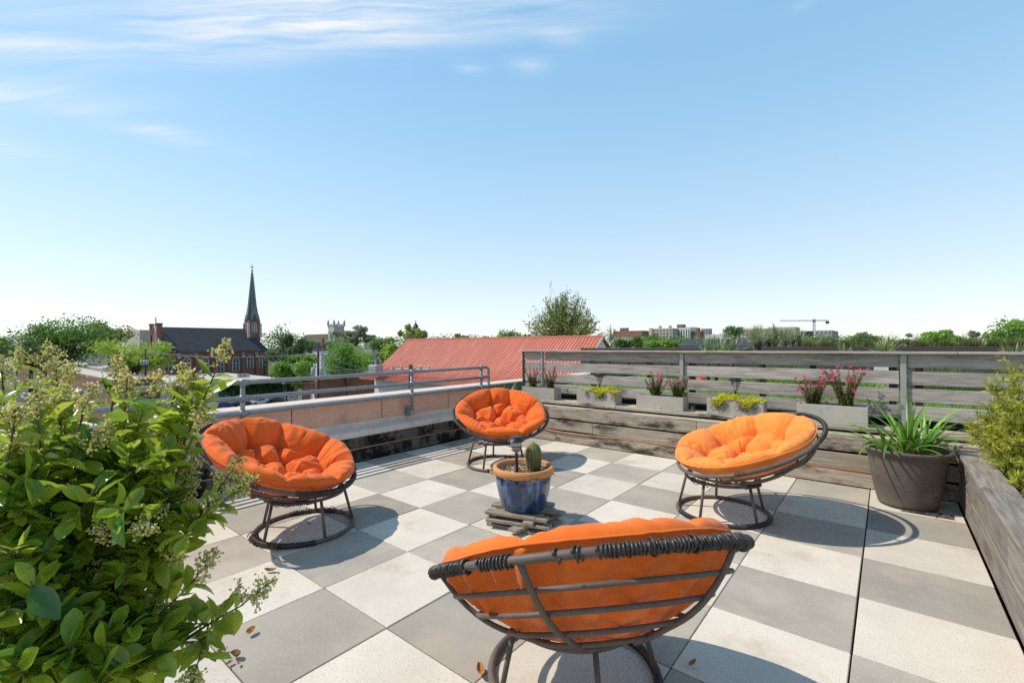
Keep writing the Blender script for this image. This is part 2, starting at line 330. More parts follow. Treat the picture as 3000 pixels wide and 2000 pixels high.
M['church_brick'] = brick('church_brick', (.30, .105, .068), (.24, .08, .054), (.28, .19, .15))
M['shop_brick'] = brick('shop_brick', (.34, .115, .055), (.25, .08, .042), (.3, .22, .17))
M['far_brick'] = brick('far_brick', (.25, .10, .07), (.21, .085, .06), (.24, .16, .13), .5)
M['slate'] = pmat('slate_roof', (.055, .057, .062), (.04, .041, .046), scale=.6, rough=.75, stretch=(1, .3, 1), stain=(.075, .075, .078), sscale=.2, slo=.5, shi=.8)
M['spire'] = pmat('spire_slate', (.13, .135, .13), (.05, .052, .05), scale=.5, rough=.7, stretch=(3, 3, .5), stain=(.24, .25, .235), sscale=.7, sstretch=(2, 2, .3), slo=.55, shi=.68)
M['stone'] = flat('pale_stone', (.50, .47, .41), .85)
M['pane'] = pmat('window_pane', (.06, .075, .085), (.035, .04, .045), scale=.8, rough=.15, spec=.6)
M['frame'] = flat('white_frame', (.68, .67, .63), .6)
M['tile_brown'] = pmat('brown_roof', (.115, .075, .055), (.085, .056, .042), scale=.8, rough=.9)
M['asphalt'] = pmat('asphalt', (.075, .073, .07), (.05, .049, .047), scale=.15, rough=.95, world=True)
M['roof_white'] = pmat('flat_roof_membrane', (.52, .47, .40), (.42, .38, .33), scale=.12, rough=.9, world=True, stain=(.28, .25, .21), sscale=.2, slo=.55, shi=.75)
M['beige'] = pmat('beige_wall', (.50, .43, .34), (.45, .385, .31), scale=.1, rough=.9)
M['greyblk'] = pmat('grey_wall', (.36, .34, .31), (.30, .285, .265), scale=.1, rough=.9)
M['crane'] = flat('crane_blue', (.06, .15, .27), .5)
M['galv'] = flat('galvanised', (.42, .42, .41), .5, metal=.3)
M['timber_pole'] = pmat('timber_pole', (.085, .062, .048), (.05, .038, .03), scale=4, rough=.95, stretch=(8, 8, .6))
M['wire'] = flat('wire', (.10, .10, .10), .6)
M['ivy'] = leafm('ivy', (.075, .135, .02), (.03, .065, .012), scale=.5)
for k, (a, b) in dict(green=((.085, .15, .022), (.04, .085, .014)), dark=((.045, .08, .02), (.024, .045, .012)), lime=((.20, .25, .025), (.12, .18, .02)), olive=((.13, .14, .032), (.075, .085, .02)),
                      bright=((.13, .215, .028), (.075, .15, .02)), grey=((.13, .13, .075), (.085, .085, .05)), far=((.10, .145, .045), (.06, .10, .03)), spring=((.175, .20, .045), (.09, .12, .025))).items():
    a, b = [x*2.0 for x in a], [x*1.9 for x in b]
    M['tree_'+k] = leafm('foliage_'+k, a, b, scale=.25, rough=.65, transl=.3, tvar=.62)
def orange(name, c, c2):
    m = pmat(name, [x*1.06 for x in c], [x*.9 for x in c2], scale=5, rough=.88, bump=.5, bscale=300, spec=.15, sheen=.15, detail=4, bdist=.0015)
    return m
ORANGE = [orange('orange_canvas_a', (.80, .150, .020), (.74, .125, .016)), orange('orange_canvas_b', (.79, .145, .018), (.74, .12, .014)),
          orange('orange_canvas_faded', (.86, .27, .05), (.82, .235, .042)), orange('orange_canvas_d', (.82, .175, .022), (.77, .145, .018))]

# ================================================================== terrace
T = 0.61
X0, X1, YB = -3*T, 6*T, 5*T          # parapet side, raised bed side, back wall
rng = random.Random(7)
floor = struct('terrace_floor')
MB().box(-2.3, 6.5, -7, 9.0, -.3, -.05).obj('floor_slab', M['substrate'], floor)
def paver_mesh():
    g = .0024
    return MB().chamfer(g, T-g, g, T-g, -.05, 0, .003).mesh(name='paver')
pm = {0: paver_mesh(), 1: paver_mesh()}
pm[0].materials.append(M['paver_light']); pm[1].materials.append(M['paver_dark'])
for i in range(-3, 6):
    for j in range(-5, 8):
        o = mobj('paver', pm[(i+j) % 2], None, floor)
        o.location = (i*T + (.004 if i == 5 else 0) + rng.uniform(-.001, .001), -(j+1)*T + rng.uniform(-.001, .001), rng.uniform(-.003, .001))
        o.rotation_euler = (rng.uniform(-.0015, .0015), rng.uniform(-.0015, .0015), rng.uniform(-.0018, .0018))

# ---- host building under the terrace
hb = MB().box(-2.345, 40, -20, 60, GZ, -.31).obj('terrace_building', M['beige']); tag(hb, 'building below that carries the roof terrace', 'building', kind='structure')

# ---- parapet on the left
par = thing('parapet_wall', 'peach stucco parapet with pale coping and metal flashing along the terrace edge', 'wall', (-2.2, 0, 0))
CAPZ = .760
ys = [-6.0, -3.75, -2.55, -1.35, -.155, 1.05, 2.25, 3.04]
for a, b in zip(ys[:-1], ys[1:]):
    MB().chamfer(-2.33, -2.055, a+.006, b-.006, .44, CAPZ-.03, .003).obj('stucco_panel', M['render_peach'], par)
MB().box(-2.34, -2.07, -6, 3.05, -.3, .4399).obj('wall_core', M['flashing'], par)
MB().chamfer(-2.35, -2.062, 3.052, 9.0, -.3, CAPZ-.03, .003).obj('concrete_panel', M['concrete_grey'], par)
for a, b in ((-6, -.62), (-.615, 2.4), (2.405, 5.2), (5.205, 9)):
    MB().chamfer(-2.372, -2.025, a, b, CAPZ-.029, CAPZ, .006).obj('coping', M['render_cap'], par)
MB().box(-2.075, -2.045, -6, 3.05, .375, .452).obj('flashing', M['flashing'], par)
for a, b in ((-6, -2.9), (-2.897, .77), (.773, 3.05)):
    v = [(-2.045, a, .392), (-1.86, a, .372), (-1.852, a, .30), (-1.862, a, .30), (-1.868, a, .362), (-2.045, a, .38)]
    w = [(x, b, z) for x, _, z in v]
    MB().add(v+w, [(0, 1, 7, 6), (1, 2, 8, 7), (2, 3, 9, 8), (3, 4, 10, 9), (4, 5, 11, 10), (5, 4, 3, 2, 1, 0), (6, 7, 8, 9, 10, 11)]).obj('drip_flashing', M['flashing'], par)
# kerb planks under the parapet
kp = thing('kerb_planks', 'blackened mildewed timber planks running under the parapet flashing', 'planks', (X0, 0, 0))
for z0, z1 in ((.006, .148), (.166, .298)):
    for a, b in ((-6, -2.2), (-2.196, 1.1), (1.104, 3.04)):
        MB().chamfer(X0-.04, X0-.004, a, b, z0, z1, .004).obj('plank', M['wood_black'], kp)
pts = [(X0-.012+.004*math.sin(y*2.1), y, .157+.006*math.sin(y*1.7)) for y in np.arange(-6, 3.0, .25)]
tag(MB().tube(pts, .011, 8).obj('drip_hose', M['copper'], None, True), 'brown drip hose lying in the gap between the blackened parapet planks', 'hose')

# ---- pipe railing
rl = thing('pipe_railing', 'grey three-rail pipe railing bolted to the stucco parapet', 'railing', (-1.94, 0, 0))
RX = -1.94
for z, ye in ((1.053, 2.98), (.893, 3.02), (.737, 2.98)):
    pts = [(RX, y, z) for y in (-6, -4, -2, 0, 2, ye)]
    MB().tube(pts, .0225, 14).obj('rail', M['rail'], rl, True)
el = [(RX, 2.98, 1.053), (RX, 3.01, 1.05), (RX, 3.035, 1.035), (RX, 3.046, 1.01), (RX, 3.046, .9), (RX, 3.046, .78), (RX, 3.035, .755), (RX, 3.01, .74), (RX, 2.98, .737)]
MB().tube(el, .0235, 14).obj('end_bend', M['rail'], rl, True)
for y in (-5.05, -2.88, -.71, 1.46, 2.87):
    zb = .50 if y < 2.5 else .62
    MB().tube([(RX, y, zb), (RX, y, 1.075)], .0225, 14).obj('post', M['rail'], rl, True)
    for z in (1.053, .893, .737):
        MB().tube([(RX, y-.03, z), (RX, y+.06, z)], .028, 14).obj('tee_fitting', M['rail'], rl, True)
        MB().tube([(RX, y, z-.045), (RX, y, z+.03)], .0275, 14).obj('tee_collar', M['rail'], rl, True)
    mb = MB().chamfer(-2.046, -2.036, y-.05, y+.05, .43, .575, .003)
    mb.chamfer(-2.037, RX+.022, y-.032, y+.032, .46, .535, .008)
    mb.obj('bracket', M['rail'], rl)

# ---- timber wall along the back with ledge
wl = thing('planter_wall', 'low stained plank wall with a timber ledge at the back of the terrace', 'wall', (1, YB, 0))
for z0, z1, cuts in ((.004, .150, (-2.0, -.62, 2.05, 5.6)), (.172, .318, (-2.0, -.0, 3.1, 5.6)), (.340, .484, (-2.0, 1.41, 4.4, 5.6))):
    for a, b in zip(cuts[:-1], cuts[1:]):
        MB().chamfer(a+.002, b-.002, YB, YB+.036, z0, z1, .004).obj('plank', M['wood_wall'], wl)
for x in (-1.6, -.4, .8, 2.0, 3.2, 4.4): MB().box(x, x+.09, YB+.037, YB+.12, -.04, .485).obj('stud', M['wood_black'], wl)
for a, b in ((-2.0, -.78), (-.776, 2.2), (2.204, 5.6)):
    MB().chamfer(a, b, YB+.01, YB+.148, .4865, .5065, .004).obj('top_board', M['wood_wall'], wl)
for a, b in ((-2.0, .245), (.25, 1.79), (1.795, 3.9), (3.905, 5.6)):
    MB().chamfer(a, b, YB+.195, YB+.50, .518, .562, .005).obj('ledge_board', M['wood_wall'], wl)
MB().box(-2.0, 5.6, YB+.13, YB+.62, -.04, .50).obj('wall_core', M['substrate'], wl)
pts = []
for x in np.arange(-1.8, 3.4, .1):
    sag = -.016*max(0, math.sin((x+.9)*2.6)) if -.75 < x < 1.0 else 0
    pts.append((x, YB-.001+.006*math.sin(x*3) - (.01 if sag else 0), .160+sag))
tag(MB().tube(pts, .010, 8).obj('drip_hose', M['copper'], None, True), 'copper coloured drip hose sagging from the gap in the back plank wall', 'hose')

# ---- slatted fence on the ledge
FY = 3.60
fen = thing('slat_fence', 'weathered grey horizontal slat fence with capping rail and metal posts', 'fence', (1, FY, .5))
bz = [(1.165, 1.302), (.990, 1.127), (.815, .950), (.640, .777)]
posts = [-1.235, 1.055, 3.318, 5.6]
bays = [(-1.62, -1.29), (-1.185, 1.02), (1.09, 3.283), (3.352, 5.56)]
for z0, z1 in bz:
    for a, b in bays:
        dz = rng.uniform(-.003, .003)
        MB().chamfer(a, b, FY, FY+.022, z0+dz, z1+dz, .003).obj('slat', M['wood_x'], fen)
for k, x in enumerate(posts):
    w = .025 if k else .02
    MB().chamfer(x-w, x+w, FY-.03, FY+.03, .563, 1.302, .004).obj('metal_post', M['post_metal'], fen)
MB().chamfer(-1.645, -1.62, FY-.02, FY+.04, .5, 1.302, .003).obj('end_post', M['corten'], fen)
for x in (-.35, .55, 1.98, 2.5, 4.2, 3.2, 3.41, 1.14): MB().box(x, x+.06, FY+.023, FY+.10, .42, 1.30).obj('rear_stud', M['wood_black'], fen)
for a, b in ((-1.66, 1.4), (1.404, 3.72), (3.724, 5.6)):
    MB().chamfer(a, b, FY-.075, FY+.10, 1.304, 1.330, .004).obj('capping_rail', M['wood_x'], fen)

# ---- raised bed on the right
rb = thing('raised_bed', 'weathered timber raised bed edging beside the pavers with a wide flat cap', 'raised bed', (3.8, 0, 0))
for z0, z1, cuts in ((.006, .215, (-7, -1.2, 3.03)), (.219, .446, (-7, .9, 3.03))):
    for a, b in zip(cuts[:-1], cuts[1:]):
        MB().chamfer(X1+.012, X1+.06, a+.002, b-.002, z0, z1, .004).obj('side_board', M['wood_y'], rb)
for a, b in ((-7, 1.62), (1.625, 3.03)):
    MB().chamfer(X1-.008, X1+.165, a, b, .4475, .488, .007).obj('cap_board', M['wood_y'], rb)
MB().box(X1+.061, X1+.15, -7, 3.03, -.04, .447).obj('core', M['substrate'], rb)
mul = thing('mulch_bed', 'dark brown bark mulch filling the raised bed', 'mulch', (4.5, 1, .38)); mul['kind'] = 'stuff'
MB().box(X1+.151, 6.4, -7, 3.03, -.04, .40).obj('mulch_base', M['mulch'], mul)
def shards(n, fx, size, flatness=.3, seed=1):
    r = np.random.default_rng(seed); c = fx(r, n); a = r.normal(size=(n, 3)); a[:, 2] *= flatness; a /= np.linalg.norm(a, axis=1)[:, None]
    b = np.cross(a, r.normal(size=(n, 3)))
    b /= np.linalg.norm(b, axis=1)[:, None]; L = size*r.uniform(.4, 1.3, (n, 1)); W = L*r.uniform(.12, .4, (n, 1))
    V = np.stack([c-a*L, c+b*W, c+a*L, c-b*W], 1).reshape(-1, 3); F = np.arange(4*n).reshape(n, 4)
    return V, F, np.repeat(r.uniform(0, 1, n), 4)
V, Fc, tt = shards(5200, lambda r, n: np.stack([r.uniform(X1+.155, 5.2, n), r.uniform(-1.2, 3.02, n), .402+r.uniform(0, .018, n)], 1), .03, seed=3)
mo = mobj('mulch_chips', npmesh(V, Fc, tint=tt), M['mulch'], mul); mo['kind'] = 'stuff'
# drip tray and folded fabric at the corner of the bed
MB().chamfer(3.86, 4.5, 2.72, 2.98, .405, .43, .01).obj('edging_strip', M['galv'], rb)

# ---- fallen leaves on the pavers
def leafmesh(L, W, curl, fold, seed):
    r = random.Random(seed); V = []; Fq = []; n = 6
    for i in range(n+1):
        t = i/n; w = W*math.sin(math.pi*min(1, t*.92+.04))**.75; z = curl*(t-.5)**2*4*L*.25
        for s in (-1, 0, 1): V.append((s*w*.5, (t-.5)*L, z+abs(s)*fold*w+r.uniform(-.003, .003)))
    for i in range(n):
        for k in range(2): Fq.append((i*3+k, i*3+k+1, i*3+k+4, i*3+k+3))
    m = bpy.data.meshes.new('leaf'); m.from_pydata(V, [], Fq); m.polygons.foreach_set('use_smooth', [True]*len(m.polygons)); return m
fl = [leafmesh(.075, .03, .9, .5, 1), leafmesh(.06, .035, 1.2, .7, 2), leafmesh(.04, .022, .8, .5, 3)]
for m in fl: m.materials.append(M['dead_leaf'])
for k, (px, py, v, rz, s) in enumerate([(792, 1676, 0, 2.3, 1.0), (735, 1858, 1, .4, .9), (690, 1928, 1, 1.9, .95), (672, 1948, 2, .2, .8), (700, 1950, 2, 1.2, .6), (652, 1911, 0, 2.8, .6),
                                       (803, 1615, 1, 1.1, 1.3), (2007, 1515, 2, .5, 1.0), (1408, 1975, 0, .9, 1.1), (2028, 1950, 0, 2.9, .7), (605, 1920, 0, 2.0, .7), (660, 1465, 2, .5, .8), (905, 1538, 2, 2.2, .8)]):
    p = onz(px, py, 0); o = mobj('fallen_leaf', fl[v], None); o.location = (p[0], p[1], .008); o.rotation_euler = (0, 0, rz); o.scale = (s,)*3
    where = 'under the flowering privet' if px < 760 and py > 1800 else 'beside the base of the chair by the parapet' if px < 1000 else 'beside the chair seen from behind' if py > 1900 else 'beside the chair by the plank wall'
    tag(o, 'dry brown fallen leaf on the pavers '+where, 'leaf', 'fallen leaves on the pavers')

# ================================================================== papasan chairs
SPH, DEP, RR = .74, .28, .58
ZC = SPH-DEP                              # sphere centre above the rim plane
def circ_pts(r, z, n=96): return [(r*math.cos(2*math.pi*k/n), r*math.sin(2*math.pi*k/n), z) for k in range(n)]
def coil(mb, a0, a1, R, rt, wr, pitch, seed, z=0.0, n=5, loose=0.0, steps=12):
    r = random.Random(seed); L = abs(a1-a0)*R; turns = max(1, int(L/pitch)); pts = []
    ph = 0; jit = 0
    for k in range(turns*steps):
        t = k/(turns*steps); a = a0+(a1-a0)*t; 
        if k % steps == 0: jit = r.uniform(-.55, .55)*pitch/R; lo = 1+loose*max(0, r.gauss(0, 1))
        ph = 2*math.pi*k/steps; rr = (rt+wr*.7)*lo
        aa = a+jit*math.sin(ph*.5)
        pts.append(((R+rr*math.cos(ph))*math.cos(aa), (R+rr*math.cos(ph))*math.sin(aa), z+rr*math.sin(ph)))
    mb.tube(pts, wr, n)
def tri_noise(x, seed, lo, hi, k):
    r = np.random.default_rng(seed); o = 0
    for _ in range(k):
        n = r.integers(lo, hi); o = o + (1-np.abs(np.sin(.5*n*x+r.uniform(0, 6.28))))*r.uniform(.5, 1)
    return o/k
def cushion_mesh(seed, bulge=0.0):
    r = np.random.default_rng(seed); nt, nr, nb = 300, 92, 26
    th = np.linspace(0, 2*np.pi, nt, endpoint=False); rho = np.concatenate([np.linspace(0, .9, 74)[1:], .9+.1*np.sin(np.linspace(0, np.pi/2, 20))[1:]])
    RH, TH = np.meshgrid(rho, th, indexing='ij')
    # gentle domain warp so the tufting is not regular
    U = RH*np.cos(TH); V = RH*np.sin(TH)
    n1, n2 = 8, 4; ph = r.uniform(0, 6.28)
    out = [(.62*r.uniform(.92, 1.06), ph+2*np.pi*(k+r.uniform(-.13, .13))/n1) for k in range(n1)]
    inn = [(.27*r.uniform(.85, 1.15), ph+.5+2*np.pi*(k+r.uniform(-.15, .15))/n2) for k in range(n2)]
    O = np.array([(a*np.cos(b), a*np.sin(b)) for a, b in out]); I = np.array([(a*np.cos(b), a*np.sin(b)) for a, b in inn])
    edge = (1-RH**3.6)**.5
    def seg(p, q):
        d = q-p; L2 = d@d; t = np.clip(((U-p[0])*d[0]+(V-p[1])*d[1])/L2, 0, 1); return np.hypot(U-p[0]-t*d[0], V-p[1]-t*d[1]), t
    dist = np.full_like(RH, 9.0)                                    # distance to the pulled-in creases
    def valley(p, q, slack):
        nonlocal dist
        dd, t = seg(p, q); mid = np.sin(np.pi*t); wob = .012*np.sin(9*t+r.uniform(0, 6))*mid
        dist = np.minimum(dist, np.abs(dd+wob)*(1-.15*mid)+slack*mid)
    for k in range(n1):
        valley(O[k], O[(k+1) % n1], .035)
        e = O[k]/np.linalg.norm(O[k]); a = r.uniform(-.12, .12); e = np.array([e[0]*np.cos(a)-e[1]*np.sin(a), e[0]*np.sin(a)+e[1]*np.cos(a)])
        dd, t = seg(O[k], e*1.02); dist = np.minimum(dist, dd+.045*t)
        j = np.argmin(((I-O[k])**2).sum(1)); valley(O[k], I[j], .03)
    for k in range(n2): valley(I[k], I[(k+1) % n2], .03)
    puff = 1-np.exp(-dist/.062)
    h = edge*(.032+.142*puff) + .020*np.exp(-((RH-.80)/.15)**2)*edge
    wr = np.zeros_like(h)
    for c in list(O)+list(I):
        d = np.hypot(U-c[0], V-c[1]); phi = np.arctan2(V-c[1], U-c[0])
        h = h-.065*np.exp(-(d/.055)**1.2)
        wr += .030*np.exp(-d/.14)*(1-np.exp(-(d/.035)**2))*(tri_noise(phi, int(r.integers(1e6)), 6, 15, 3)-.5)
    # pleats running in from the seam, unevenly bunched
    bunch = .35+.65*np.clip(tri_noise(TH, int(r.integers(1e6)), 3, 9, 3)*1.6-.4, 0, 1)
    wr += .058*np.clip((RH-.50)/.50, 0, 1)**1.1*bunch*(tri_noise(TH+.10*np.sin(5*RH+ph), int(r.integers(1e6)), 26, 66, 2)-.42)*(edge*.85+.15)
    wr += .010*(tri_noise(U*3+V*1.3, int(r.integers(1e6)), 5, 14, 4)-.5)*edge + .009*(tri_noise(V*3-U*1.7, int(r.integers(1e6)), 5, 14, 4)-.5)*edge
    for _ in range(80):                                              # stray creases
        c = r.uniform(-.85, .85, 2); a = r.uniform(0, 6.28); q = c+np.array([np.cos(a), np.sin(a)])*r.uniform(.08, .25)
        dd, t = seg(c, q); wr -= .014*np.exp(-(dd/.014)**2)*np.sin(np.pi*np.clip(t, 0, 1))*edge
    h = np.maximum(h, .004)+wr
    RM, AM = .692, math.radians(52.5)
    wob = 1+.012*np.sin(3*TH+ph)+.01*np.sin(5*TH+1.7*ph)
    def pos(al, rad, T_): return np.stack([rad*np.sin(al)*np.cos(T_), rad*np.sin(al)*np.sin(T_), ZC-rad*np.cos(al)], -1)
    al = RH*AM*wob; w_ = np.clip((RH-.35)/.45, 0, 1); w_ = w_*w_*(3-2*w_)*.85
    top = pos(al, RM+0*h, TH); nrm = -pos(al, 1+0*h, TH)+np.array([0, 0, ZC]); top = top+h[..., None]*(nrm*(1-w_)[..., None]+np.array([0, 0, 1.0])*w_[..., None])
    rb_ = np.concatenate([1-.1*np.sin(np.linspace(0, np.pi/2, 10))[1:], np.linspace(.9, .0, nb)[1:-1]])
    RB, TB = np.meshgrid(rb_, th, indexing='ij')
    hb = .024*(1-RB**5)**.5 + .030*(1-RB**5)**.5*(tri_noise(TB, seed+5, 5, 14, 2)-.5)*np.clip(RB*2, 0, 1) + .034*np.clip((RB-.35)/.65, 0, 1)*(1+bulge*150)*(tri_noise(TB+.10*np.sin(4*RB), seed+6, 14, 38, 2)-.55)*((1-RB**5)**.5*.8+.2)
    wobb = 1+.012*np.sin(3*TB+ph)+.01*np.sin(5*TB+1.7*ph)
    hb = hb+bulge*(1-RB**5)**.5*(.4+1.2*tri_noise(TB, seed+9, 6, 13, 2)); bot = pos(RB*AM*wobb, np.minimum(RM+hb, .736+bulge*1.6), TB)
    rows = np.concatenate([top.reshape(-1, 3), bot.reshape(-1, 3)]); nrow = top.shape[0]+bot.shape[0]
    c0 = np.array([[0, 0, ZC-(RM-h[0].mean())]]); c1 = np.array([[0, 0, ZC-.715]])
    Vt = np.concatenate([c0, rows, c1])
    k = np.arange(nt); k2 = (k+1) % nt; Fs = []
    base = 1+np.arange(nrow-1)[:, None]*nt
    Fs = np.stack([base+k, base+nt+k, base+nt+k2, base+k2], -1).reshape(-1, 4)
    cap0 = np.stack([np.zeros(nt, int), 1+k, 1+k2, np.zeros(nt, int)], -1)[:, :3]; last = 1+(nrow-1)*nt
    cap1 = np.stack([last+k2, last+k, np.full(nt, len(Vt)-1)], -1)
    m = bpy.data.meshes.new('cushion'); m.from_pydata(Vt.tolist(), [], Fs.tolist()+cap0.tolist()+cap1.tolist())
    m.polygons.foreach_set('use_smooth', [True]*len(m.polygons)); m.update()
    seam = top[-1]; cc = np.array([0, 0, ZC]); seam = cc+(seam-cc)*1.004
    btn = [pos(np.array(a*AM), np.array(RM-.0), np.array(b)) for a, b in out+inn]
    return m, [tuple(p) for p in seam[::3]], btn
def papasan(seed, base, rc, tilt, az, label, clabel, omat, wraps, basewraps, slip=2.0, ribs=0, bulge=0.0):
    t, a = math.radians(tilt), math.radians(az)
    B = Vector((base[0], base[1], 0))
    ch = thing('papasan_chair', label, 'chair', B, 'papasan chairs around the potted cactus')
    n = Vector((math.sin(t)*math.cos(a), math.sin(t)*math.sin(a), math.cos(t)))
    e2 = Vector((-math.sin(a), math.cos(a), 0)); e1 = e2.cross(n)                  # e1 points downhill (front)
    Mx = Matrix(((e1.x, e2.x, n.x, rc[0]), (e1.y, e2.y, n.y, rc[1]), (e1.z, e2.z, n.z, rc[2]), (0, 0, 0, 1)))
    def put(mb, name, mat, par=None, smooth=True):
        mb.v = [tuple(Mx @ Vector(p)) for p in mb.v]; return mb.obj(name, mat, par or ch, smooth)
    rim = put(MB().tube(circ_pts(RR, 0, 120), .0140, 12, closed=True), 'rim', M['rod'])
    for q, (a0, a1, pitch, wr, mk, loose) in enumerate(wraps):
        mb = MB(); coil(mb, math.radians(a0), math.radians(a1), RR, .0140, wr, pitch, seed*31+q, loose=loose); put(mb, 'rattan_wrap', M[mk], rim)
    def zs(r): return ZC-math.sqrt(SPH**2-r*r)
    for r_ in (.505, .425, .315, .20): put(MB().tube(circ_pts(r_, zs(r_), 72), .0085, 8, closed=True), 'hoop', M['rod'])
    for k in range(5):
        th = math.radians(ribs+72*k); pts = []
        for u in np.linspace(0, 1, 14):
            r_ = .575*(1-u)+.15*u; z = zs(r_)-.012*math.sin(math.pi*min(1, u*1.5))-.004; pts.append((r_*math.cos(th), r_*math.sin(th), z))
        put(MB().tube(pts, .010, 8), 'rib', M['rod'])
    # base
    cz = rc[2]+ZC*n.z; sx = Vector((rc[0]+ZC*n.x, rc[1]+ZC*n.y, 0))
    RT_, off = .285, (sx-B).length
    zt = cz-math.sqrt(max(.05, (SPH+.01)**2-(RT_*1.0)**2))-.022
    zt = min(max(zt, .25), .335)
    def bput(mb, name, mat, par=None):
        mb.v = [(p[0]+B.x, p[1]+B.y, p[2]) for p in mb.v]; return mb.obj(name, mat, par or ch, True)
    br = bput(MB().tube(circ_pts(.355, .016, 96), .016, 10, closed=True), 'base_ring', M['rod'])
    tr = bput(MB().tube(circ_pts(RT_, zt, 80), .013, 10, closed=True), 'top_ring', M['rod'])
    for k in range(5):
        th = a+math.radians(36+72*k); bput(MB().tube([(.352*math.cos(th), .352*math.sin(th), .02), (RT_*math.cos(th), RT_*math.sin(th), zt)], .0115, 8), 'leg', M['rod'])
    for q, (which, a0, a1, pitch, wr, mk, loose) in enumerate(basewraps):
        mb = MB(); Rb, z, rt = ((.355, .016, .016) if which == 'b' else (RT_, zt, .013))
        coil(mb, math.radians(a0), math.radians(a1), Rb, rt, wr, pitch, seed*77+q, z=z, loose=loose)
        mb.v = [(x, y, max(z_, .001)) for x, y, z_ in mb.v]; bput(mb, 'rattan_wrap', M[mk], br if which == 'b' else tr)
    # cushion, slipped towards the low side
    cu = thing('chair_cushion', clabel, 'cushion', (rc[0], rc[1], rc[2]), 'orange tufted cushions on the papasan chairs')
    m, seam, btn = cushion_mesh(seed*13+1, bulge)
    S = Mx @ Matrix.Translation((0, 0, ZC)) @ Matrix.Rotation(math.radians(-slip), 4, 'Y') @ Matrix.Translation((0, 0, -ZC))
    m.transform(S); body = mobj('cushion_body', m, omat, cu)
    mb = MB().tube(seam, .004, 6, closed=True); mb.v = [tuple(S @ Vector(p)) for p in mb.v]; mb.obj('seam_piping', omat, cu, True)
    return ch
K, G = 'wrap', 'wrap_grey'
# wrap angles are about the bowl axis, 0 = low front edge
papasan(3, (-.34, -.86), (-.478, -.982, .583), 23.5, 31.6, 'papasan chair before the peach parapet with patches of black rattan wrap',
        'deep orange tufted round cushion in the chair by the peach parapet', ORANGE[0],
        [(-172, -137, .0122, .0045, K, .05), (-131, -102, .012, .0045, K, .05), (-86, -67, .012, .0045, K, .08), (-44, 24, .0122, .0045, K, .06), (34, 50, .013, .0045, K, .06)],
        [('b', 249, 279, .010, .004, K, .5), ('b', 111, 174, .013, .003, K, .4), ('t', 284, 345, .012, .003, K, .35), ('b', 279, 345, .0085, .004, K, .03)])
papasan(5, (-.42, 1.52), (-.50, 1.68, .59), 24.0, -40.0, 'papasan chair in the far corner behind the blue pot',
        'orange tufted round cushion in the corner chair behind the blue pot', ORANGE[1],
        [(-100, 100, .0062, .0022, G, 0), (147, 163, .013, .004, K, .08)], [('b', 135, 195, .012, .003, K, .45), ('t', 330, 350, .012, .003, K, .6), ('b', 292, 312, .011, .003, K, .3)])
papasan(8, (2.10, 1.51), (2.267, 1.617, .59), 22.6, -139.0, 'papasan chair against the plank wall beside the big grey pot',
        'paler sun-faded orange tufted cushion in the chair by the plank wall', ORANGE[2],
        [(51, 119, .0068, .0026, G, 0), (119, 192, .0068, .0026, K, 0)], [('b', 220, 370, .0075, .0028, K, 0), ('t', 229, 264, .0125, .003, K, .45), ('t', 319, 359, .0105, .003, K, .25)], slip=4.0, ribs=-25)
papasan(11, (2.12, -.905), (2.284, -1.065, .593), 27.7, 138.9, 'papasan chair seen from behind with thick black coils round its rim',
        'orange cushion in the chair turned with its back out, fabric bulging through the frame', ORANGE[3],
        [(166, 272, .0118, .0044, K, .16), (92, 125, .0122, .0044, K, .16), (130, 141.5, .0120, .0044, K, .08), (154.6, 156.2, .012, .005, K, .05), (159.6, 162, .012, .005, K, .05)],
        [('b', 0, 120, .0078, .0026, K, 0)], slip=.5, bulge=.016)

# ================================================================== cactus pot on stacked slats
PC = np.array([.918, .300])
sr = random.Random(5)
for lay in range(5):
    z0 = .001+lay*.0255; dirx = lay % 2 == 0
    for s in (-1, 1, 0) if lay in (0, 2, 4) else (-1, 1):
        o = s*(.155+sr.uniform(-.02, .02)) ; L = .245+sr.uniform(-.04, .02); w = .036+sr.uniform(0, .012)
        Mx = Matrix.Translation((PC[0]+sr.uniform(-.02, .02), PC[1]+sr.uniform(-.02, .02), z0)) @ Matrix.Rotation((0 if dirx else math.pi/2)+sr.uniform(-.2, .2)+(.0 if lay < 2 else .25), 4, 'Z')
        mm = MB().chamfer(-L, L, o-w, o+w, 0, .0235, .003).mesh(name='slat'); ob = mobj('stacked_board', mm, M['slat']); ob.matrix_world = Mx
        tag(ob, ('short weathered board on the pavers at the bottom of the stack under the blue pot', 'short weathered board one above the bottom layer of the stack under the blue pot', 'short weathered board in the middle layer of the stack under the blue pot', 'short weathered board just below the top layer of the stack under the blue pot', 'short weathered board on top of the stack, right under the blue pot')[lay], 'board', 'boards stacked under the blue pot')
PZ = .131
pot = thing('glazed_pot', 'round blue glazed pot with terracotta rim standing on stacked boards', 'pot', (PC[0], PC[1], PZ))
MB().lathe([(.155, 0), (.172, .004), (.178, .012), (.199, .09), (.219, .18), (.2235, .225), (.221, .25), (.213, .262), (.217, .272), (.215, .285), (.20, .285), (.195, .24), (.05, .235)], 56, (PC[0], PC[1], PZ)).obj('pot_body', M['blue_glaze'], pot, True)
MB().lathe([(.215, .268), (.238, .270), (.246, .28), (.247, .305), (.243, .322), (.232, .328), (.216, .325), (.208, .312), (.205, .24), (.18, .235)], 56, (PC[0], PC[1], PZ)).obj('rim', M['terracotta'], pot, True)
MB().lathe([(.02, .262), (.1, .265), (.207, .258), (.207, .24), (.02, .24)], 40, (PC[0], PC[1], PZ)).obj('soil', M['soil'], pot, True)
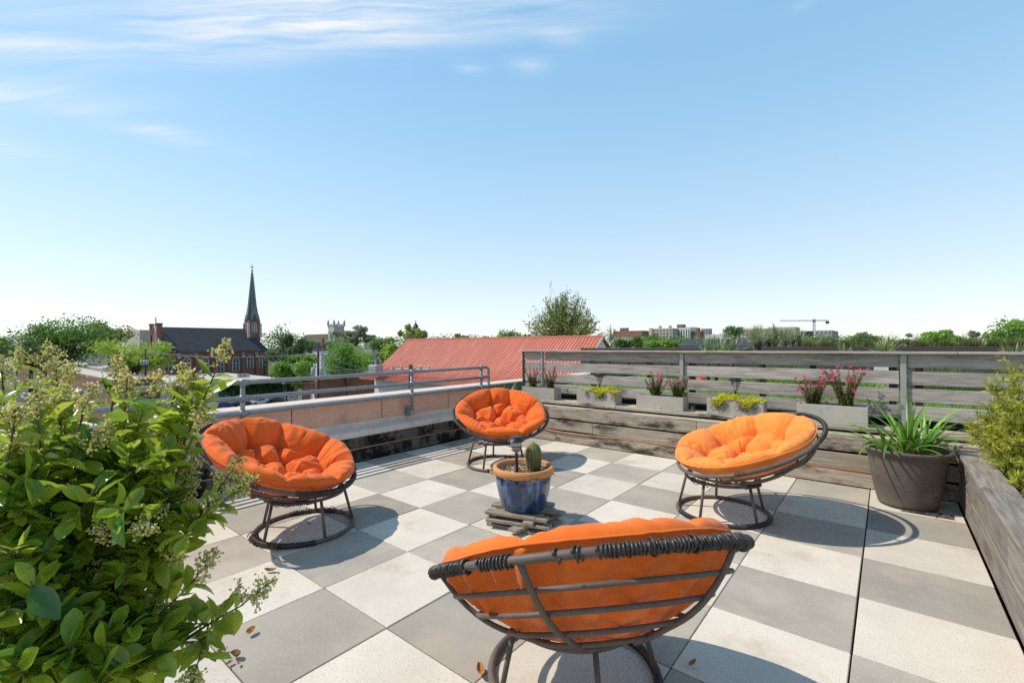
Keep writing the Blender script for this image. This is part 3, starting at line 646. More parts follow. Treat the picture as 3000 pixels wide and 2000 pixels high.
V, Fc, tt = shards(420, lambda r, n: np.stack([PC[0]+(q := r.uniform(0, .2, n)**.8*1.0)*np.cos(a := r.uniform(0, 6.28, n))*.95, PC[1]+q*np.sin(a)*.95, PZ+.272+r.uniform(0, .012, n)], 1), .035, .35, 9)
o = mobj('dry_straw', npmesh(V, Fc, tint=tt), M['straw'], pot); o['kind'] = 'stuff'
def icos(rad, c, sq, seed):
    r = np.random.default_rng(seed); V = []; n1, n2 = 5, 7
    mb = MB(); prof = [(max(.02, math.sin(math.pi*i/n1))*rad, -math.cos(math.pi*i/n1)*rad*sq) for i in range(n1+1)]
    mb.lathe(prof, n2); vv = np.array(mb.v)*(1+r.uniform(-.12, .12, (len(mb.v), 1))); a = r.uniform(0, 6.28); R = np.array([[math.cos(a), -math.sin(a), 0], [math.sin(a), math.cos(a), 0], [0, 0, 1]])
    return (vv*np.array([1.25, .85, 1]))@R.T+np.array(c), mb.f
mb = MB(); pr = random.Random(4)
for k in range(46):
    a = pr.uniform(2.2, 6.6) if k < 36 else pr.uniform(0, 6.28); q = .19*math.sqrt(pr.uniform(.15, 1)); rad = pr.uniform(.009, .021)
    v, f = icos(rad, (PC[0]+q*math.cos(a), PC[1]+q*math.sin(a), PZ+.27+rad*.3), .7, k); mb.add(v, f)
pb = mb.mesh(True); att = pb.attributes.new('tint', 'FLOAT', 'POINT'); att.data.foreach_set('value', np.repeat(np.random.default_rng(1).uniform(.2, 1, 46), len(mb.v)//46).astype(np.float32))
o = mobj('pebbles', pb, M['pebble'], pot); o['kind'] = 'stuff'
# cactus
cp = onz(1560, 1352, PZ+.28); CX, CY = PC[0]+.045, PC[1]+.075
cac = thing('cactus', 'small ribbed barrel cactus growing in the blue pot', 'cactus', (CX, CY, PZ+.265))
nr, nz = 13*8, 22; V = []; Fq = []
for i in range(nz+1):
    t = i/nz; z = .235*t; base = .064*math.sqrt(max(.002, 1-abs(2*t-.95)**3.2))*(.93+.07*t)
    for k in range(nr):
        a = 2*math.pi*k/nr; rr = base*(1+.115*abs(math.cos(a*6.5))**.7-.06); V.append((CX+rr*math.cos(a), CY+rr*math.sin(a), PZ+.265+z))
for i in range(nz):
    for k in range(nr): Fq.append((i*nr+k, i*nr+(k+1) % nr, (i+1)*nr+(k+1) % nr, (i+1)*nr+k))
Fq.append(tuple(nz*nr+k for k in range(nr)))
m = bpy.data.meshes.new('cactus'); m.from_pydata(V, [], Fq); m.polygons.foreach_set('use_smooth', [True]*len(m.polygons)); mobj('cactus_body', m, M['cactus'], cac)
Vs = []; Fs = []
for i in range(1, nz+1):
    for rbk in range(13):
        a = 2*math.pi*rbk/13; k = int(round(a/(2*math.pi)*nr)) % nr; p = np.array(V[i*nr+k]); nrm = np.array([math.cos(a), math.sin(a), .3 if i < nz-1 else 1.2])
        for s in range(4):
            d = nrm+np.array([pr.gauss(0, .55), pr.gauss(0, .55), pr.gauss(0, .55)]); d /= np.linalg.norm(d); L = pr.uniform(.012, .024); w = np.cross(d, [0, 0, 1])*.0009+np.array([0, 0, .0004]); n0 = len(Vs); Vs += [p-w, p+w, p+d*L]; Fs.append((n0, n0+1, n0+2))
o = mobj('spines', npmesh(Vs, Fs), M['spine'], cac); o['kind'] = 'stuff'
def path_lamp(root_p, tilt, label, style, h, stake):
    """round = coiled lens type, else tapered lantern; root_p is where the stake enters the soil"""
    t = thing('solar_lamp', label, 'lamp', tuple(root_p), 'solar path lamps in the planters')
    R = Matrix.Translation(Vector(root_p)) @ Matrix.Rotation(tilt[0], 4, 'X') @ Matrix.Rotation(tilt[1], 4, 'Y')
    def L(mb, n, mt): mb.v = [tuple(R @ Vector(p)) for p in mb.v]; return autosmooth(mb.obj(n, mt, t), 35)
    L(MB().tube([(0, 0, -.02), (0, 0, stake)], .0115 if style == 'round' else .011, 10), 'stake', M['black'])
    if style == 'round':
        L(MB().lathe([(.016, stake), (.028, stake+.012), (.045, stake+.06), (.047, stake+.085)], 24), 'lens', M['glass_dim'])
        for dz, r in ((.02, .038), (.048, .047)): L(MB().tube(circ_pts(r, stake+dz, 28), .003, 6, closed=True), 'lens_ring', M['black'])
        L(MB().lathe([(.048, stake+.083), (.066, stake+.088), (.067, stake+.094), (.046, stake+.118), (.044, stake+.125), (.02, stake+.127)], 28), 'cap', M['black'])
    else:
        L(MB().lathe([(.018, stake), (.030, stake+.02), (.052, stake+.115)], 6), 'lens', M['glass_dim'])
        for k in range(6):
            a = 2*math.pi*k/6; L(MB().tube([(.020*math.cos(a), .020*math.sin(a), stake), (.054*math.cos(a), .054*math.sin(a), stake+.116)], .0032, 5), 'lens_bar', M['black'])
        L(MB().lathe([(.05, stake+.114), (.088, stake+.122), (.09, stake+.13), (.052, stake+.146), (.05, stake+.156), (.02, stake+.158)], 8), 'cap', M['black'])
    return t
path_lamp((PC[0]-.005, PC[1]-.075, PZ+.265), (.0, -.04), 'squat black solar lamp with a ringed lens stuck in the cactus pot', 'round', .3, .175)

# ================================================================== big grey pot with strap-leaved plant
GP = np.array([3.315, 2.70])
gp = thing('grey_pot', 'large tapered grey-brown resin pot in the corner of the pavers', 'pot', (GP[0], GP[1], 0))
MB().lathe([(.185, .012), (.205, .014), (.208, .03), (.225, .10), (.258, .28), (.272, .40), (.276, .435), (.283, .44), (.284, .452), (.290, .456), (.291, .468), (.300, .474), (.306, .486), (.305, .498), (.296, .503), (.282, .498), (.272, .47), (.262, .42), (.1, .415)], 64, (GP[0], GP[1], 0)).obj('pot_body', M['grey_pot'], gp, True)
MB().lathe([(.12, .001), (.19, .001), (.19, .013), (.12, .013)], 30, (GP[0], GP[1], 0)).obj('foot', M['black'], gp)
MB().lathe([(.02, .435), (.15, .437), (.264, .43), (.264, .41), (.02, .41)], 40, (GP[0], GP[1], 0)).obj('soil', M['soil'], gp, True)
V, Fc, tt = shards(260, lambda r, n: np.stack([GP[0]+(q := .24*np.sqrt(r.uniform(0, 1, n)))*np.cos(a := r.uniform(0, 6.28, n)), GP[1]+q*np.sin(a), .44+r.uniform(0, .03, n)], 1), .04, .5, 12)
o = mobj('leaf_litter', npmesh(V, Fc, tint=tt), M['straw'], gp); o['kind'] = 'stuff'
tag(MB().chamfer(GP[0]-.05, GP[0]+.28, GP[1]-.235, GP[1]-.12, .0015, .012, .004, None).obj('wood_shim', M['wood_black']), 'thin dark wooden shim tucked under the big grey pot', 'shim')

def blade(base, az, tilt, bend, L, W, seg=7, fold=.25, twist=0.0, taper=.8, side=0.0):
    """one strap leaf: list of verts / quads, three verts across"""
    p = np.array(base, float); V = []; Fq = []; ang = tilt; ds = L/seg; az_ = az
    for i in range(seg+1):
        t = i/seg; w = W*(min(1, .45+2.2*t)*(1-t**2.2*taper) if i < seg else .06)
        d = np.array([math.sin(ang)*math.cos(az_), math.sin(ang)*math.sin(az_), math.cos(ang)])
        s = np.array([-math.sin(az_), math.cos(az_), 0]); nrm = np.cross(d, s)
        s2 = s*math.cos(twist*t)+nrm*math.sin(twist*t)
        V += [tuple(p-s2*w*.5-nrm*fold*w*.4), tuple(p), tuple(p+s2*w*.5-nrm*fold*w*.4)]
        p = p+d*ds; ang += bend/seg; az_ += side/seg
    for i in range(seg):
        for k in range(2): Fq.append((i*3+k, i*3+k+1, i*3+k+4, i*3+k+3))
    return V, Fq
def blade_group(specs, tints=None):
    VV = []; FF = []; TT = []
    for q, s in enumerate(specs):
        v, f = blade(**s); n = len(VV); VV += v; FF += [tuple(i+n for i in g) for g in f]; TT += [tints[q] if tints is not None else .5]*len(v)
    return np.array(VV), np.array(FF), np.array(TT)
ar = random.Random(21)
for ci, (dx, dy, n, lab) in enumerate(((-.15, .02, 13, 'strap-leaved clump leaning over the left side of the grey pot'), (.0, .0, 28, 'tallest strap-leaved clump in the middle of the grey pot'), (.13, -.03, 20, 'strap-leaved clump arching toward the raised bed'))):
    bx, by = GP[0]+dx*.775+dy*-.632, GP[1]+dx*.632+dy*.775
    pl = thing('agapanthus', lab, 'plant', (bx, by, .435), 'strap-leaved plants in the grey pot')
    for k in range(n):
        az = ar.uniform(0, 6.28); 
        if ci == 0: az = YAW+math.pi+ar.uniform(-1.5, 1.5)
        if ci == 2: az = YAW+ar.uniform(-1.4, 1.4)
        tl = ar.uniform(.1, .75); L = ar.uniform(.32, .58)*(1.12 if ci == 1 else 1)
        v, f = blade((bx+ar.uniform(-.02, .02), by+ar.uniform(-.02, .02), .435), az, tl, ar.uniform(.3, 1.5)*(.8+tl), L, ar.uniform(.024, .042), fold=.5, twist=ar.uniform(-.5, .5), side=ar.uniform(-.3, .3))
        mobj('leaf', npmesh(v, f, True), M['strap'], pl)

# ================================================================== planter boxes on the ledge
LZ = .563
def trough(x0, x1, h, yf, dep, label, mat='concrete'):
    t = thing('planter_trough', label, 'planter', ((x0+x1)/2, yf+dep/2, LZ), 'fibre-cement troughs on the ledge')
    w = .014; z1 = LZ+h
    MB().chamfer(x0, x1, yf, yf+w, LZ, z1, .003).obj('front_panel', M[mat], t); MB().chamfer(x0, x1, yf+dep-w, yf+dep, LZ, z1, .003).obj('back_panel', M[mat], t)
    MB().chamfer(x0, x0+w, yf+w+.0005, yf+dep-w-.0005, LZ, z1-.001, .002).obj('end_panel', M[mat], t); MB().chamfer(x1-w, x1, yf+w+.0005, yf+dep-w-.0005, LZ, z1-.001, .002).obj('end_panel', M[mat], t)
    MB().box(x0+w+.001, x1-w-.001, yf+w+.001, yf+dep-w-.001, LZ+.005, z1-.025).obj('soil', M['soil'], t)
    return t
BY = 3.285
def bx(px, py): return ony(px, py, BY)
boxes = []
for k, (pl, pr_, pyt, lab) in enumerate([(1528.5, 1622.8, 1131.5, 'stained concrete trough at the fence corner holding two red-stemmed plants'), (1689.3, 1802.5, 1141, 'dark stained concrete trough with yellow stonecrop next to the corner trough'),
                                         (1864, 2001, 1155.5, 'pale grey trough with a round drain plug holding red-stemmed plants'), (2070.5, 2237, 1166, 'pale grey trough spilling over with bright yellow stonecrop'), (2334.2, 2542.5, 1180.5, 'widest pale trough holding the tallest pink-flowered plants')]):
    a, b = bx(pl, pyt), bx(pr_, pyt); h = a[2]-LZ if k < 4 else a[2]-LZ
    boxes.append((a[0], b[0], h)); trough(a[0], b[0], h, BY, .205, lab, 'concrete')
p = bx(1931, 1195)
tag(MB().lathe([(.02, 0), (.026, .0), (.026, .006), (.012, .009), (.010, .004), (.002, .004)], 20, M=Matrix.Translation((p[0], BY, p[2])) @ Matrix.Rotation(math.pi/2, 4, 'X')).obj('drain_plug', M['concrete'], bpy.data.objects.get('planter_trough.002'), True), None)

def gaura(cx, cy, z, n, hmax, lean, label, seed, nfl):
    r = random.Random(seed); t = thing('gaura_plant', label, 'plant', (cx, cy, z), 'pink-flowered plants in the troughs')
    st = MB(); VV = []; FF = []; TT = []; fl = []
    for k in range(n):
        az = r.uniform(0, 6.28); q = r.uniform(.0, .05); b = np.array([cx+q*math.cos(az), cy+q*math.sin(az)*.7, z]); H = hmax*r.uniform(.45, 1.0); til = r.uniform(.02, .42)
        d = np.array([math.sin(til)*math.cos(az)+lean, math.sin(til)*math.sin(az)*.6, math.cos(til)]); pts = []
        for i in range(6):
            u = i/5; pts.append(b+d*H*u+np.array([math.cos(az), math.sin(az)*.5, 0])*.03*u*u+np.array([r.gauss(0, .004), r.gauss(0, .004), 0]))
        st.tube(pts, [.0026-.0018*i/5 for i in range(6)], 4)
        nl = int(105*H/.3)
        for q2 in range(nl):
            u = r.random()**1.35; i = min(4, int(u*5)); pp = pts[i]+(pts[i+1]-pts[i])*(u*5-i); a2 = r.uniform(0, 6.28); L = r.uniform(.022, .052)*(1.15-.7*u); dd = np.array([math.cos(a2), math.sin(a2), r.uniform(-.1, .9)]); dd /= np.linalg.norm(dd)
            s = np.cross(dd, [0, 0, 1.0]); s /= np.linalg.norm(s)+1e-6; w = L*.24; n0 = len(VV); VV += [pp, pp+dd*L*.5+s*w, pp+dd*L+np.array([0, 0, -.1*L]), pp+dd*L*.5-s*w]; FF.append((n0, n0+1, n0+2, n0+3)); TT += [r.random()*.9*(1-.3*u)]*4
        if k < nfl:
            for q3 in range(r.choice((1, 2, 2))): fl.append((pts[5]-d*H*r.uniform(.0, .14*q3+.02)+np.array([r.gauss(0, .006), -.006, 0]), r.random()))
        for q4 in range(9):                                   # buds up the wand
            u = r.uniform(.55, 1.0); i = min(4, int(u*5)); pp = pts[i]+(pts[i+1]-pts[i])*(u*5-i); st.tube([pp, pp+np.array([r.gauss(0, .008), r.gauss(0, .008), .012])], [.0024, .001], 4)
    st.obj('stems', M['gaura_stem'], t); o = mobj('foliage', npmesh(VV, FF, tint=TT), M['gaura_leaf'], t); o['kind'] = 'stuff'
    for p, q in fl:
        mb = MB()
        for k in range(5):
            a = 2*math.pi*k/5+q*6; L = .019*(.8+.4*r.random()); c = np.array([math.cos(a), -.35, math.sin(a)]); s = np.array([-math.sin(a), 0, math.cos(a)])*L*.42
            mb.add([p, p+c*L*.6+s, p+c*L, p+c*L*.6-s], [(0, 1, 2, 3)])
        mb.obj('flower', M['pink'], t)
def plant_at(px, k): a = bx(px, 1150); return a[0], BY+.10, LZ+boxes[k][2]-.027
for px, k, n, h, lean, lab, sd, nf in [(1550, 0, 22, .38, -.02, 'upright red-stemmed plant with few pink flowers at the fence end', 1, 6), (1602, 0, 25, .36, .05, 'bushy pink-flowered plant in front of the first metal post', 2, 11),
                                       (1913, 2, 26, .35, -.03, 'bushy pink-flowered plant above the drain plug', 3, 10), (1977, 2, 26, .35, .03, 'dark red-stemmed plant almost without flowers by the middle post', 4, 3),
                                       (2376, 4, 28, .36, -.02, 'shorter pink-flowered plant in the widest trough', 5, 13), (2478, 4, 28, .46, -.02, 'tallest pink-flowered plant rising above the fence cap', 6, 17)]:
    x, y, z = plant_at(px, k); gaura(x, y, z, n, h, lean, lab, sd, nf)
def sedum(x0, x1, z, label, seed, drop, yc):
    r = np.random.default_rng(seed); t = thing('stonecrop', label, 'plant', ((x0+x1)/2, yc, z), 'yellow stonecrop in the troughs')
    n = 10000; u = r.uniform(0, 1, n); x = x0+(x1-x0)*u; prof = .62+.5*np.sin(u*9+seed)*.3+.2*np.sin(u*23+seed*2); prof = np.clip(prof*np.clip(np.minimum(u, 1-u)*9, .25, 1), .25, 1)
    v = r.uniform(-1, 1, n); y = yc-.005+v*.105; zz = z+.088*prof*np.sqrt(np.clip(1-(v*.9)**2, 0, 1))*r.uniform(.55, 1.1, n)
    over = (r.uniform(0, 1, n) < .20)&(np.sin(u*11+seed*1.3) > -.1); y = np.where(over, BY-.012-r.uniform(0, .022, n), y); zz = np.where(over, z+.02-drop*r.uniform(0, 1, n)**1.4*np.clip(np.sin(u*11+seed*1.3)+.1, 0, 1), zz)
    c = np.stack([x, y, zz], 1); a = r.normal(size=(n, 3)); a /= np.linalg.norm(a, axis=1)[:, None]; b = np.cross(a, r.normal(size=(n, 3))); b /= np.linalg.norm(b, axis=1)[:, None]; L = r.uniform(.004, .0085, (n, 1))
    V = np.stack([c-a*L, c+b*L*.7, c+a*L, c-b*L*.7], 1).reshape(-1, 3)
    o = mobj('flowers', npmesh(V, np.arange(4*n).reshape(n, 4), tint=np.repeat(r.uniform(0, 1, n), 4)), M['sedum'], t); o['kind'] = 'stuff'
    mb = MB(); q = random.Random(seed)
    for k in range(90):
        uu = q.random(); 
        if math.sin(uu*11+seed*1.3) < -.25: continue
        xx = x0+(x1-x0)*uu; L = drop*q.uniform(.7, 1.5); mb.tube([(xx, BY+.01, z+.012), (xx+q.gauss(0, .01), BY-.008, z+.004), (xx+q.gauss(0, .02), BY-.014-q.random()*.012, z-L*.5), (xx+q.gauss(0, .03), BY-.008-q.random()*.01, z-L)], .0016, 4)
    o = MB.obj(mb, 'trailing_stems', M['gaura_stem'], t); o['kind'] = 'stuff'; o.data.materials[0] = M['twig']
b2, b4 = boxes[1], boxes[3]
sedum(bx(1716, 1140)[0], bx(1808, 1140)[0]-.02, LZ+b2[2]-.02, 'low yellow stonecrop in the dark stained trough', 2, .07, BY+.10)
sedum(bx(2084, 1165)[0], b4[1]+.0, LZ+b4[2]-.02, 'thick yellow stonecrop spilling over the pale trough', 5, .085, BY+.10)
p = ony(1757, 1127, BY+.11); path_lamp((p[0], BY+.11, LZ+b2[2]-.03), (0, .0), 'black lantern-shaped solar lamp in the dark stained trough', 'taper', .3, .115)
p = ony(2154, 1146, BY+.11); path_lamp((p[0], BY+.11, LZ+b4[2]-.03), (0, .02), 'black lantern-shaped solar lamp in the overflowing pale trough', 'taper', .3, .13)
# strap plant in the corner behind the far chair
t = thing('agapanthus', 'green strap-leaved plant in the corner behind the far chair', 'plant', (-1.72, 3.2, .5))
MB().lathe([(.02, .0), (.11, .0), (.13, .0), (.13, .02), (.02, .02)], 16, (-1.72, 3.2, .508)).obj('root_clump', M['soil'], t)
for k in range(26):
    v, f = blade((-1.72+ar.uniform(-.1, .1), 3.2+ar.uniform(-.03, .03), .52), ar.uniform(0, 6.28), ar.uniform(.2, .95), ar.uniform(.5, 1.5), ar.uniform(.25, .42), ar.uniform(.014, .022), fold=.5)
    mobj('leaf', npmesh(v, f, True), M['strap'], t)

# ================================================================== podocarpus in the raised bed
def podocarpus(base, tips, label, seed, per, nl=.05):
    r = random.Random(seed); t = thing('podocarpus', label, 'shrub', tuple(base)); st = MB(); S = [[], [], []]; Y = [[], [], []]
    for (tx, ty, tz) in tips:
        b = np.array(base); e = np.array([tx, ty, tz]); mid = b*.45+e*.55+np.array([r.gauss(0, .03), r.gauss(0, .03), .06]); pts = [b, b*.7+mid*.3+[r.gauss(0, .015), r.gauss(0, .015), .02], mid, mid*.4+e*.6, e]
        st.tube(pts, [.008, .006, .0045, .003, .0015], 5)
        for k in range(per):
            u = .30+.70*k/per; i = min(3, int(u*4)); p = pts[i]+(pts[i+1]-pts[i])*(u*4-i); ax = pts[i+1]-pts[i]; ax = ax/np.linalg.norm(ax)
            d2 = ax*.6+np.array([r.gauss(0, .7), r.gauss(0, .7), r.gauss(.25, .6)]); d2 /= np.linalg.norm(d2); tl = r.uniform(.05, .11); q = p+d2*tl; st.tube([p, q], [.002, .001], 4)
            young = r.random() < .42
            for m in range(17):
                w = m/16; pp = p+(q-p)*w; dd = d2*r.uniform(.4, 1.1)+np.array([r.gauss(0, .6), r.gauss(0, .6), r.gauss(0, .6)]); dd /= np.linalg.norm(dd); L = r.uniform(.03, .058)*(nl/.05); s = np.cross(dd, [r.gauss(0, 1), r.gauss(0, 1), r.gauss(0, 1)]); s /= np.linalg.norm(s)+1e-9; s *= L*.075
                D = Y if (young and w > .45) else S; n0 = len(D[0]); D[0] += [pp, pp+dd*L*.5+s, pp+dd*L, pp+dd*L*.5-s]; D[1].append((n0, n0+1, n0+2, n0+3)); D[2] += [r.random()]*4
    st.obj('branches', M['twig'], t)
    for D, nm, mt in ((S, 'needles', 'needle'), (Y, 'young_needles', 'needle_young')):
        o = mobj(nm, npmesh(D[0], D[1], tint=D[2]), M[mt], t); o['kind'] = 'stuff'
tips = []
for px, py, d in [(2960, 1075, 3.6), (3010, 1085, 3.5), (2915, 1125, 3.5), (2985, 1140, 3.4), (2950, 1180, 3.3), (2890, 1195, 3.5), (2885, 1225, 3.45), (2960, 1230, 3.2), (3010, 1180, 3.2), (2845, 1275, 3.45), (2860, 1250, 3.5), (2900, 1265, 3.3), (2950, 1290, 3.2), (2890, 1300, 3.35),
                  (2985, 1300, 3.1), (2930, 1330, 3.2), (3040, 1250, 3.1), (3050, 1120, 3.4), (3060, 1330, 3.0), (2920, 1240, 3.6), (2975, 1200, 3.7), (3080, 1190, 3.2), (3020, 1360, 3.0), (2955, 1355, 3.15), (3120, 1250, 3.0), (3100, 1120, 3.4)]: tips.append(atd(px, py, d))
bb = atd(3020, 1000, 3.35)
podocarpus((bb[0], bb[1], .40), tips, 'tall yellow-green needle-leaved shrub spilling over the raised bed', 4, 30)
bb2 = onz(2965, 1400, .42)
podocarpus((bb2[0], bb2[1], .40), [(bb2[0]+ar.uniform(-.12, .12), bb2[1]+ar.uniform(-.12, .12), .40+ar.uniform(.05, .14)) for k in range(9)], 'low green needle-leaved seedling in the mulch', 9, 12)
bb3 = onz(2990, 1450, .42)
podocarpus((bb3[0], bb3[1], .40), [(bb3[0]+ar.uniform(-.1, .1), bb3[1]+ar.uniform(-.1, .1), .40+ar.uniform(.04, .12)) for k in range(6)], 'small sparse seedling near the bed cap', 10, 9)

# ================================================================== flowering privet at the left
br_ = random.Random(33)
PB = np.array([1.42, -2.42, 0.0])
pp_ = thing('shrub_pot', 'plain dark pot under the flowering privet', 'pot', tuple(PB))
MB().lathe([(.14, 0), (.15, .0), (.2, .3), (.215, .305), (.215, .33), (.195, .33), (.185, .28), (.02, .28)], 36, tuple(PB)).obj('pot_body', M['grey_pot'], pp_, True)
pv = thing('privet_shrub', 'big glossy green privet with cream flower clusters leaning in beside the parapet', 'shrub', (PB[0], PB[1], .28))
lm = []
for k in range(6):
    L = .075; W = .046*(.85+.06*k); cu = (.5, -.4, .9, .2, 1.2, -.8)[k]; V = []; Fq = []; n = 6
    for i in range(n+1):
        t = i/n; w = W*(math.sin(math.pi*min(1, .02+(t**1.25)*.96))**.72); z = -cu*L*.35*t*t
        for s in (-1, 0, 1): V.append((s*w*.5*(1-.08*k*abs(s)), t*L, z+abs(s)*w*(.16+.05*(k % 3))))
    for i in range(n):
        for q in range(2): Fq.append((i*3+q, i*3+q+1, i*3+q+4, i*3+q+3))
    V = np.array(V); lm.append((V, np.array(Fq)))
lmesh = [npmesh(V, Fq, True) for V, Fq in lm]
for k, m in enumerate(lmesh): m.materials.append(M[('privet_young', 'privet_leaf', 'privet_old', 'privet_leaf', 'privet_young', 'privet_old')[k]])
ends = [(60, 1060, 1.55, 1), (150, 1025, 1.6, 1), (215, 1068, 1.5, 1), (300, 1085, 1.5, 1), (350, 1062, 1.45, 1), (400, 1125, 1.4, 0), (455, 1105, 1.38, 1), (520, 1125, 1.32, 1), (655, 1062, 1.30, 1), (615, 1135, 1.28, 0), (590, 1250, 1.25, 1), (120, 1210, 1.2, 1), (50, 1260, 1.1, 1), (250, 1235, 1.2, 1),
        (650, 1440, 1.27, 1), (545, 1430, 1.3, 1), (560, 1500, 1.32, 0), (470, 1560, 1.25, 1), (580, 1700, 1.28, 1), (725, 1770, 1.28, 1), (520, 1840, 1.2, 0), (440, 1960, 1.1, 0), (270, 1700, 1.2, 1), (150, 1500, 1.1, 0), (310, 1400, 1.12, 0), (200, 1880, 1.0, 0), (340, 1850, 1.1, 0), (90, 1700, 1.0, 0), (420, 1310, 1.22, 0),
        (20, 1130, 1.4, 1), (-60, 1300, 1.1, 0), (-80, 1500, 1.05, 0), (-50, 1800, 1.0, 0), (30, 1950, .95, 0), (130, 1330, 1.15, 0), (230, 1580, 1.15, 0), (350, 1250, 1.3, 0), (520, 1330, 1.28, 1), (560, 1600, 1.28, 0), (470, 1720, 1.2, 0), (620, 1830, 1.25, 0), (180, 1130, 1.4, 1), (60, 1420, 1.1, 0), (400, 1480, 1.18, 0), (330, 1990, 1.0, 0), (160, 1780, 1.05, 0),
        (30, 1180, 1.3, 0), (270, 1150, 1.35, 1), (460, 1200, 1.3, 0), (90, 1120, 1.45, 0), (200, 1200, 1.3, 1), (380, 1190, 1.35, 1), (100, 1600, 1.05, 0), (400, 1650, 1.15, 0), (0, 1600, 1.0, 0), (480, 1440, 1.2, 0), (60, 1350, 1.15, 1), (300, 1480, 1.2, 0), (200, 1400, 1.2, 0), (540, 1900, 1.15, 0), (100, 1900, 1.0, 0)]
ends = [(px, py+(48 if pan and py < 1130 and px < 600 else 0), d, pan) for px, py, d, pan in ends if (px, py) not in ((300, 1085), (90, 1120), (270, 1150), (560, 1500), (400, 1480), (560, 1600), (480, 1440), (470, 1720), (230, 1580), (620, 1830))]
ends = [(px-(0 if px < 200 else (px-200)*.16) if not pan else px-12, py, d, pan) for px, py, d, pan in ends]
leaves = []; stems = MB(); buds = [[], [], []]
def panicle(p, d, L, seed):
    r = random.Random(seed); d = d/np.linalg.norm(d); q = p+d*L; stems.tube([p, q], [.0022, .0008], 4)
    for k in range(20):
        u = .08+.92*k/20; b = p+(q-p)*u; dv = d*.55+np.array([r.gauss(0, .7), r.gauss(0, .7), r.gauss(0, .7)]); dv /= np.linalg.norm(dv); bl = L*.50*(1.12-u)*r.uniform(.6, 1.25)+.008; e = b+dv*bl; stems.tube([b, e], [.0009, .0006], 3)
        for m in range(int(3+bl*250)):
            w = r.uniform(.25, 1.05); c = b+(e-b)*w+np.array([r.gauss(0, .0055), r.gauss(0, .0055), r.gauss(0, .0055)]); s = r.uniform(.0024, .0042); n0 = len(buds[0])
            ax = np.array([r.gauss(0, 1), r.gauss(0, 1), r.gauss(0, 1)]); ax /= np.linalg.norm(ax); o1 = np.cross(ax, [.3, .5, .81]); o1 /= np.linalg.norm(o1)+1e-9; o2 = np.cross(ax, o1)
            buds[0] += [c+ax*s*1.5, c+o1*s, c+o2*s, c-o1*s, c-o2*s, c-ax*s*1.5]; buds[1] += [(n0, n0+1, n0+2), (n0, n0+2, n0+3), (n0, n0+3, n0+4), (n0, n0+4, n0+1), (n0+5, n0+2, n0+1), (n0+5, n0+3, n0+2), (n0+5, n0+4, n0+3), (n0+5, n0+1, n0+4)]; buds[2] += [r.random()]*6
def add_leaf(p, d, up, s):
    leaves.append((np.array(p), d/np.linalg.norm(d), up, s))
for k, (px, py, dep, pan) in enumerate(ends):
    e = atd(px, py, dep); b = PB+np.array([br_.gauss(0, .03), br_.gauss(0, .03), .28]); side = e-b; m1 = b+side*.35+np.array([br_.gauss(0, .04), br_.gauss(0, .04), .08]); m2 = b+side*.72+np.array([br_.gauss(0, .03), br_.gauss(0, .03), .05])
    pts = []
    for u in np.linspace(0, 1, 10): pts.append((1-u)**3*b+3*u*(1-u)**2*m1+3*u*u*(1-u)*m2+u**3*e)
    stems.tube(pts, [.0075*(1-.78*i/9) for i in range(10)], 6)
    ax = pts[-1]-pts[-2]; ax /= np.linalg.norm(ax)
    if pan: panicle(e-ax*.01, ax+np.array([0, 0, .25]), br_.uniform(.07, .12), k)
    for i in range(18):
        u = .40+.58*i/18; j = min(8, int(u*9)); p = pts[j]+(pts[j+1]-pts[j])*(u*9-j); ax = pts[j+1]-pts[j]; ax /= np.linalg.norm(ax)
        a = br_.uniform(0, 6.28); o1 = np.cross(ax, [0, 0, 1.0]); o1 /= np.linalg.norm(o1)+1e-9; o2 = np.cross(o1, ax); sd = o1*math.cos(a)+o2*math.sin(a)
        for sg in (1, -1):
            if br_.random() < .85: add_leaf(p, ax*br_.uniform(.2, .9)+sd*sg, None, br_.uniform(.5, 1.3))
    for sgt in range(3):                                  # side shoots
        u = br_.uniform(.45, .9); j = min(8, int(u*9)); p = pts[j]; d = ax*.6+np.array([br_.gauss(0, .6), br_.gauss(0, .6), br_.gauss(.3, .5)]); d /= np.linalg.norm(d); L = br_.uniform(.06, .14); q = p+d*L; stems.tube([p, q], [.0026, .0012], 4)
        for i in range(6):
            pp = p+d*L*(i+1)/6; a = br_.uniform(0, 6.28); o1 = np.cross(d, [.1, .2, 1.0]); o1 /= np.linalg.norm(o1); o2 = np.cross(o1, d); sd = o1*math.cos(a)+o2*math.sin(a)
            for sg in (1, -1): add_leaf(pp, d*br_.uniform(.2, .9)+sd*sg, None, br_.uniform(.6, 1.1))
        if pan and br_.random() < .6: panicle(q, d, br_.uniform(.05, .085), k*7+sgt)
def leaf_matrix(p, d, s):
    d = Vector(d); up = Vector((br_.gauss(0, .35), br_.gauss(0, .35), 1)); x = d.cross(up); x = x.normalized() if x.length > 1e-4 else Vector((1, 0, 0)); z = x.cross(d)
    return Matrix(((x.x*s, d.x*s, z.x*s, p[0]), (x.y*s, d.y*s, z.y*s, p[1]), (x.z*s, d.z*s, z.z*s, p[2]), (0, 0, 0, 1)))
def seen(p):
    r = p-CAM; d = r@FW; return d > .3 and -.2 < (1500+F_PX*(r@RT)/d)/3000 < 1 and 0 < (1000-F_PX*(r@UP)/d)/2000 < 1
order = sorted(range(len(leaves)), key=lambda i: (not seen(leaves[i][0]), (leaves[i][0]-CAM)@FW/leaves[i][3]))
inv = Matrix.Translation((-PB[0], -PB[1], -.28)); VV = []; FF = []; TT = []; n0 = 0
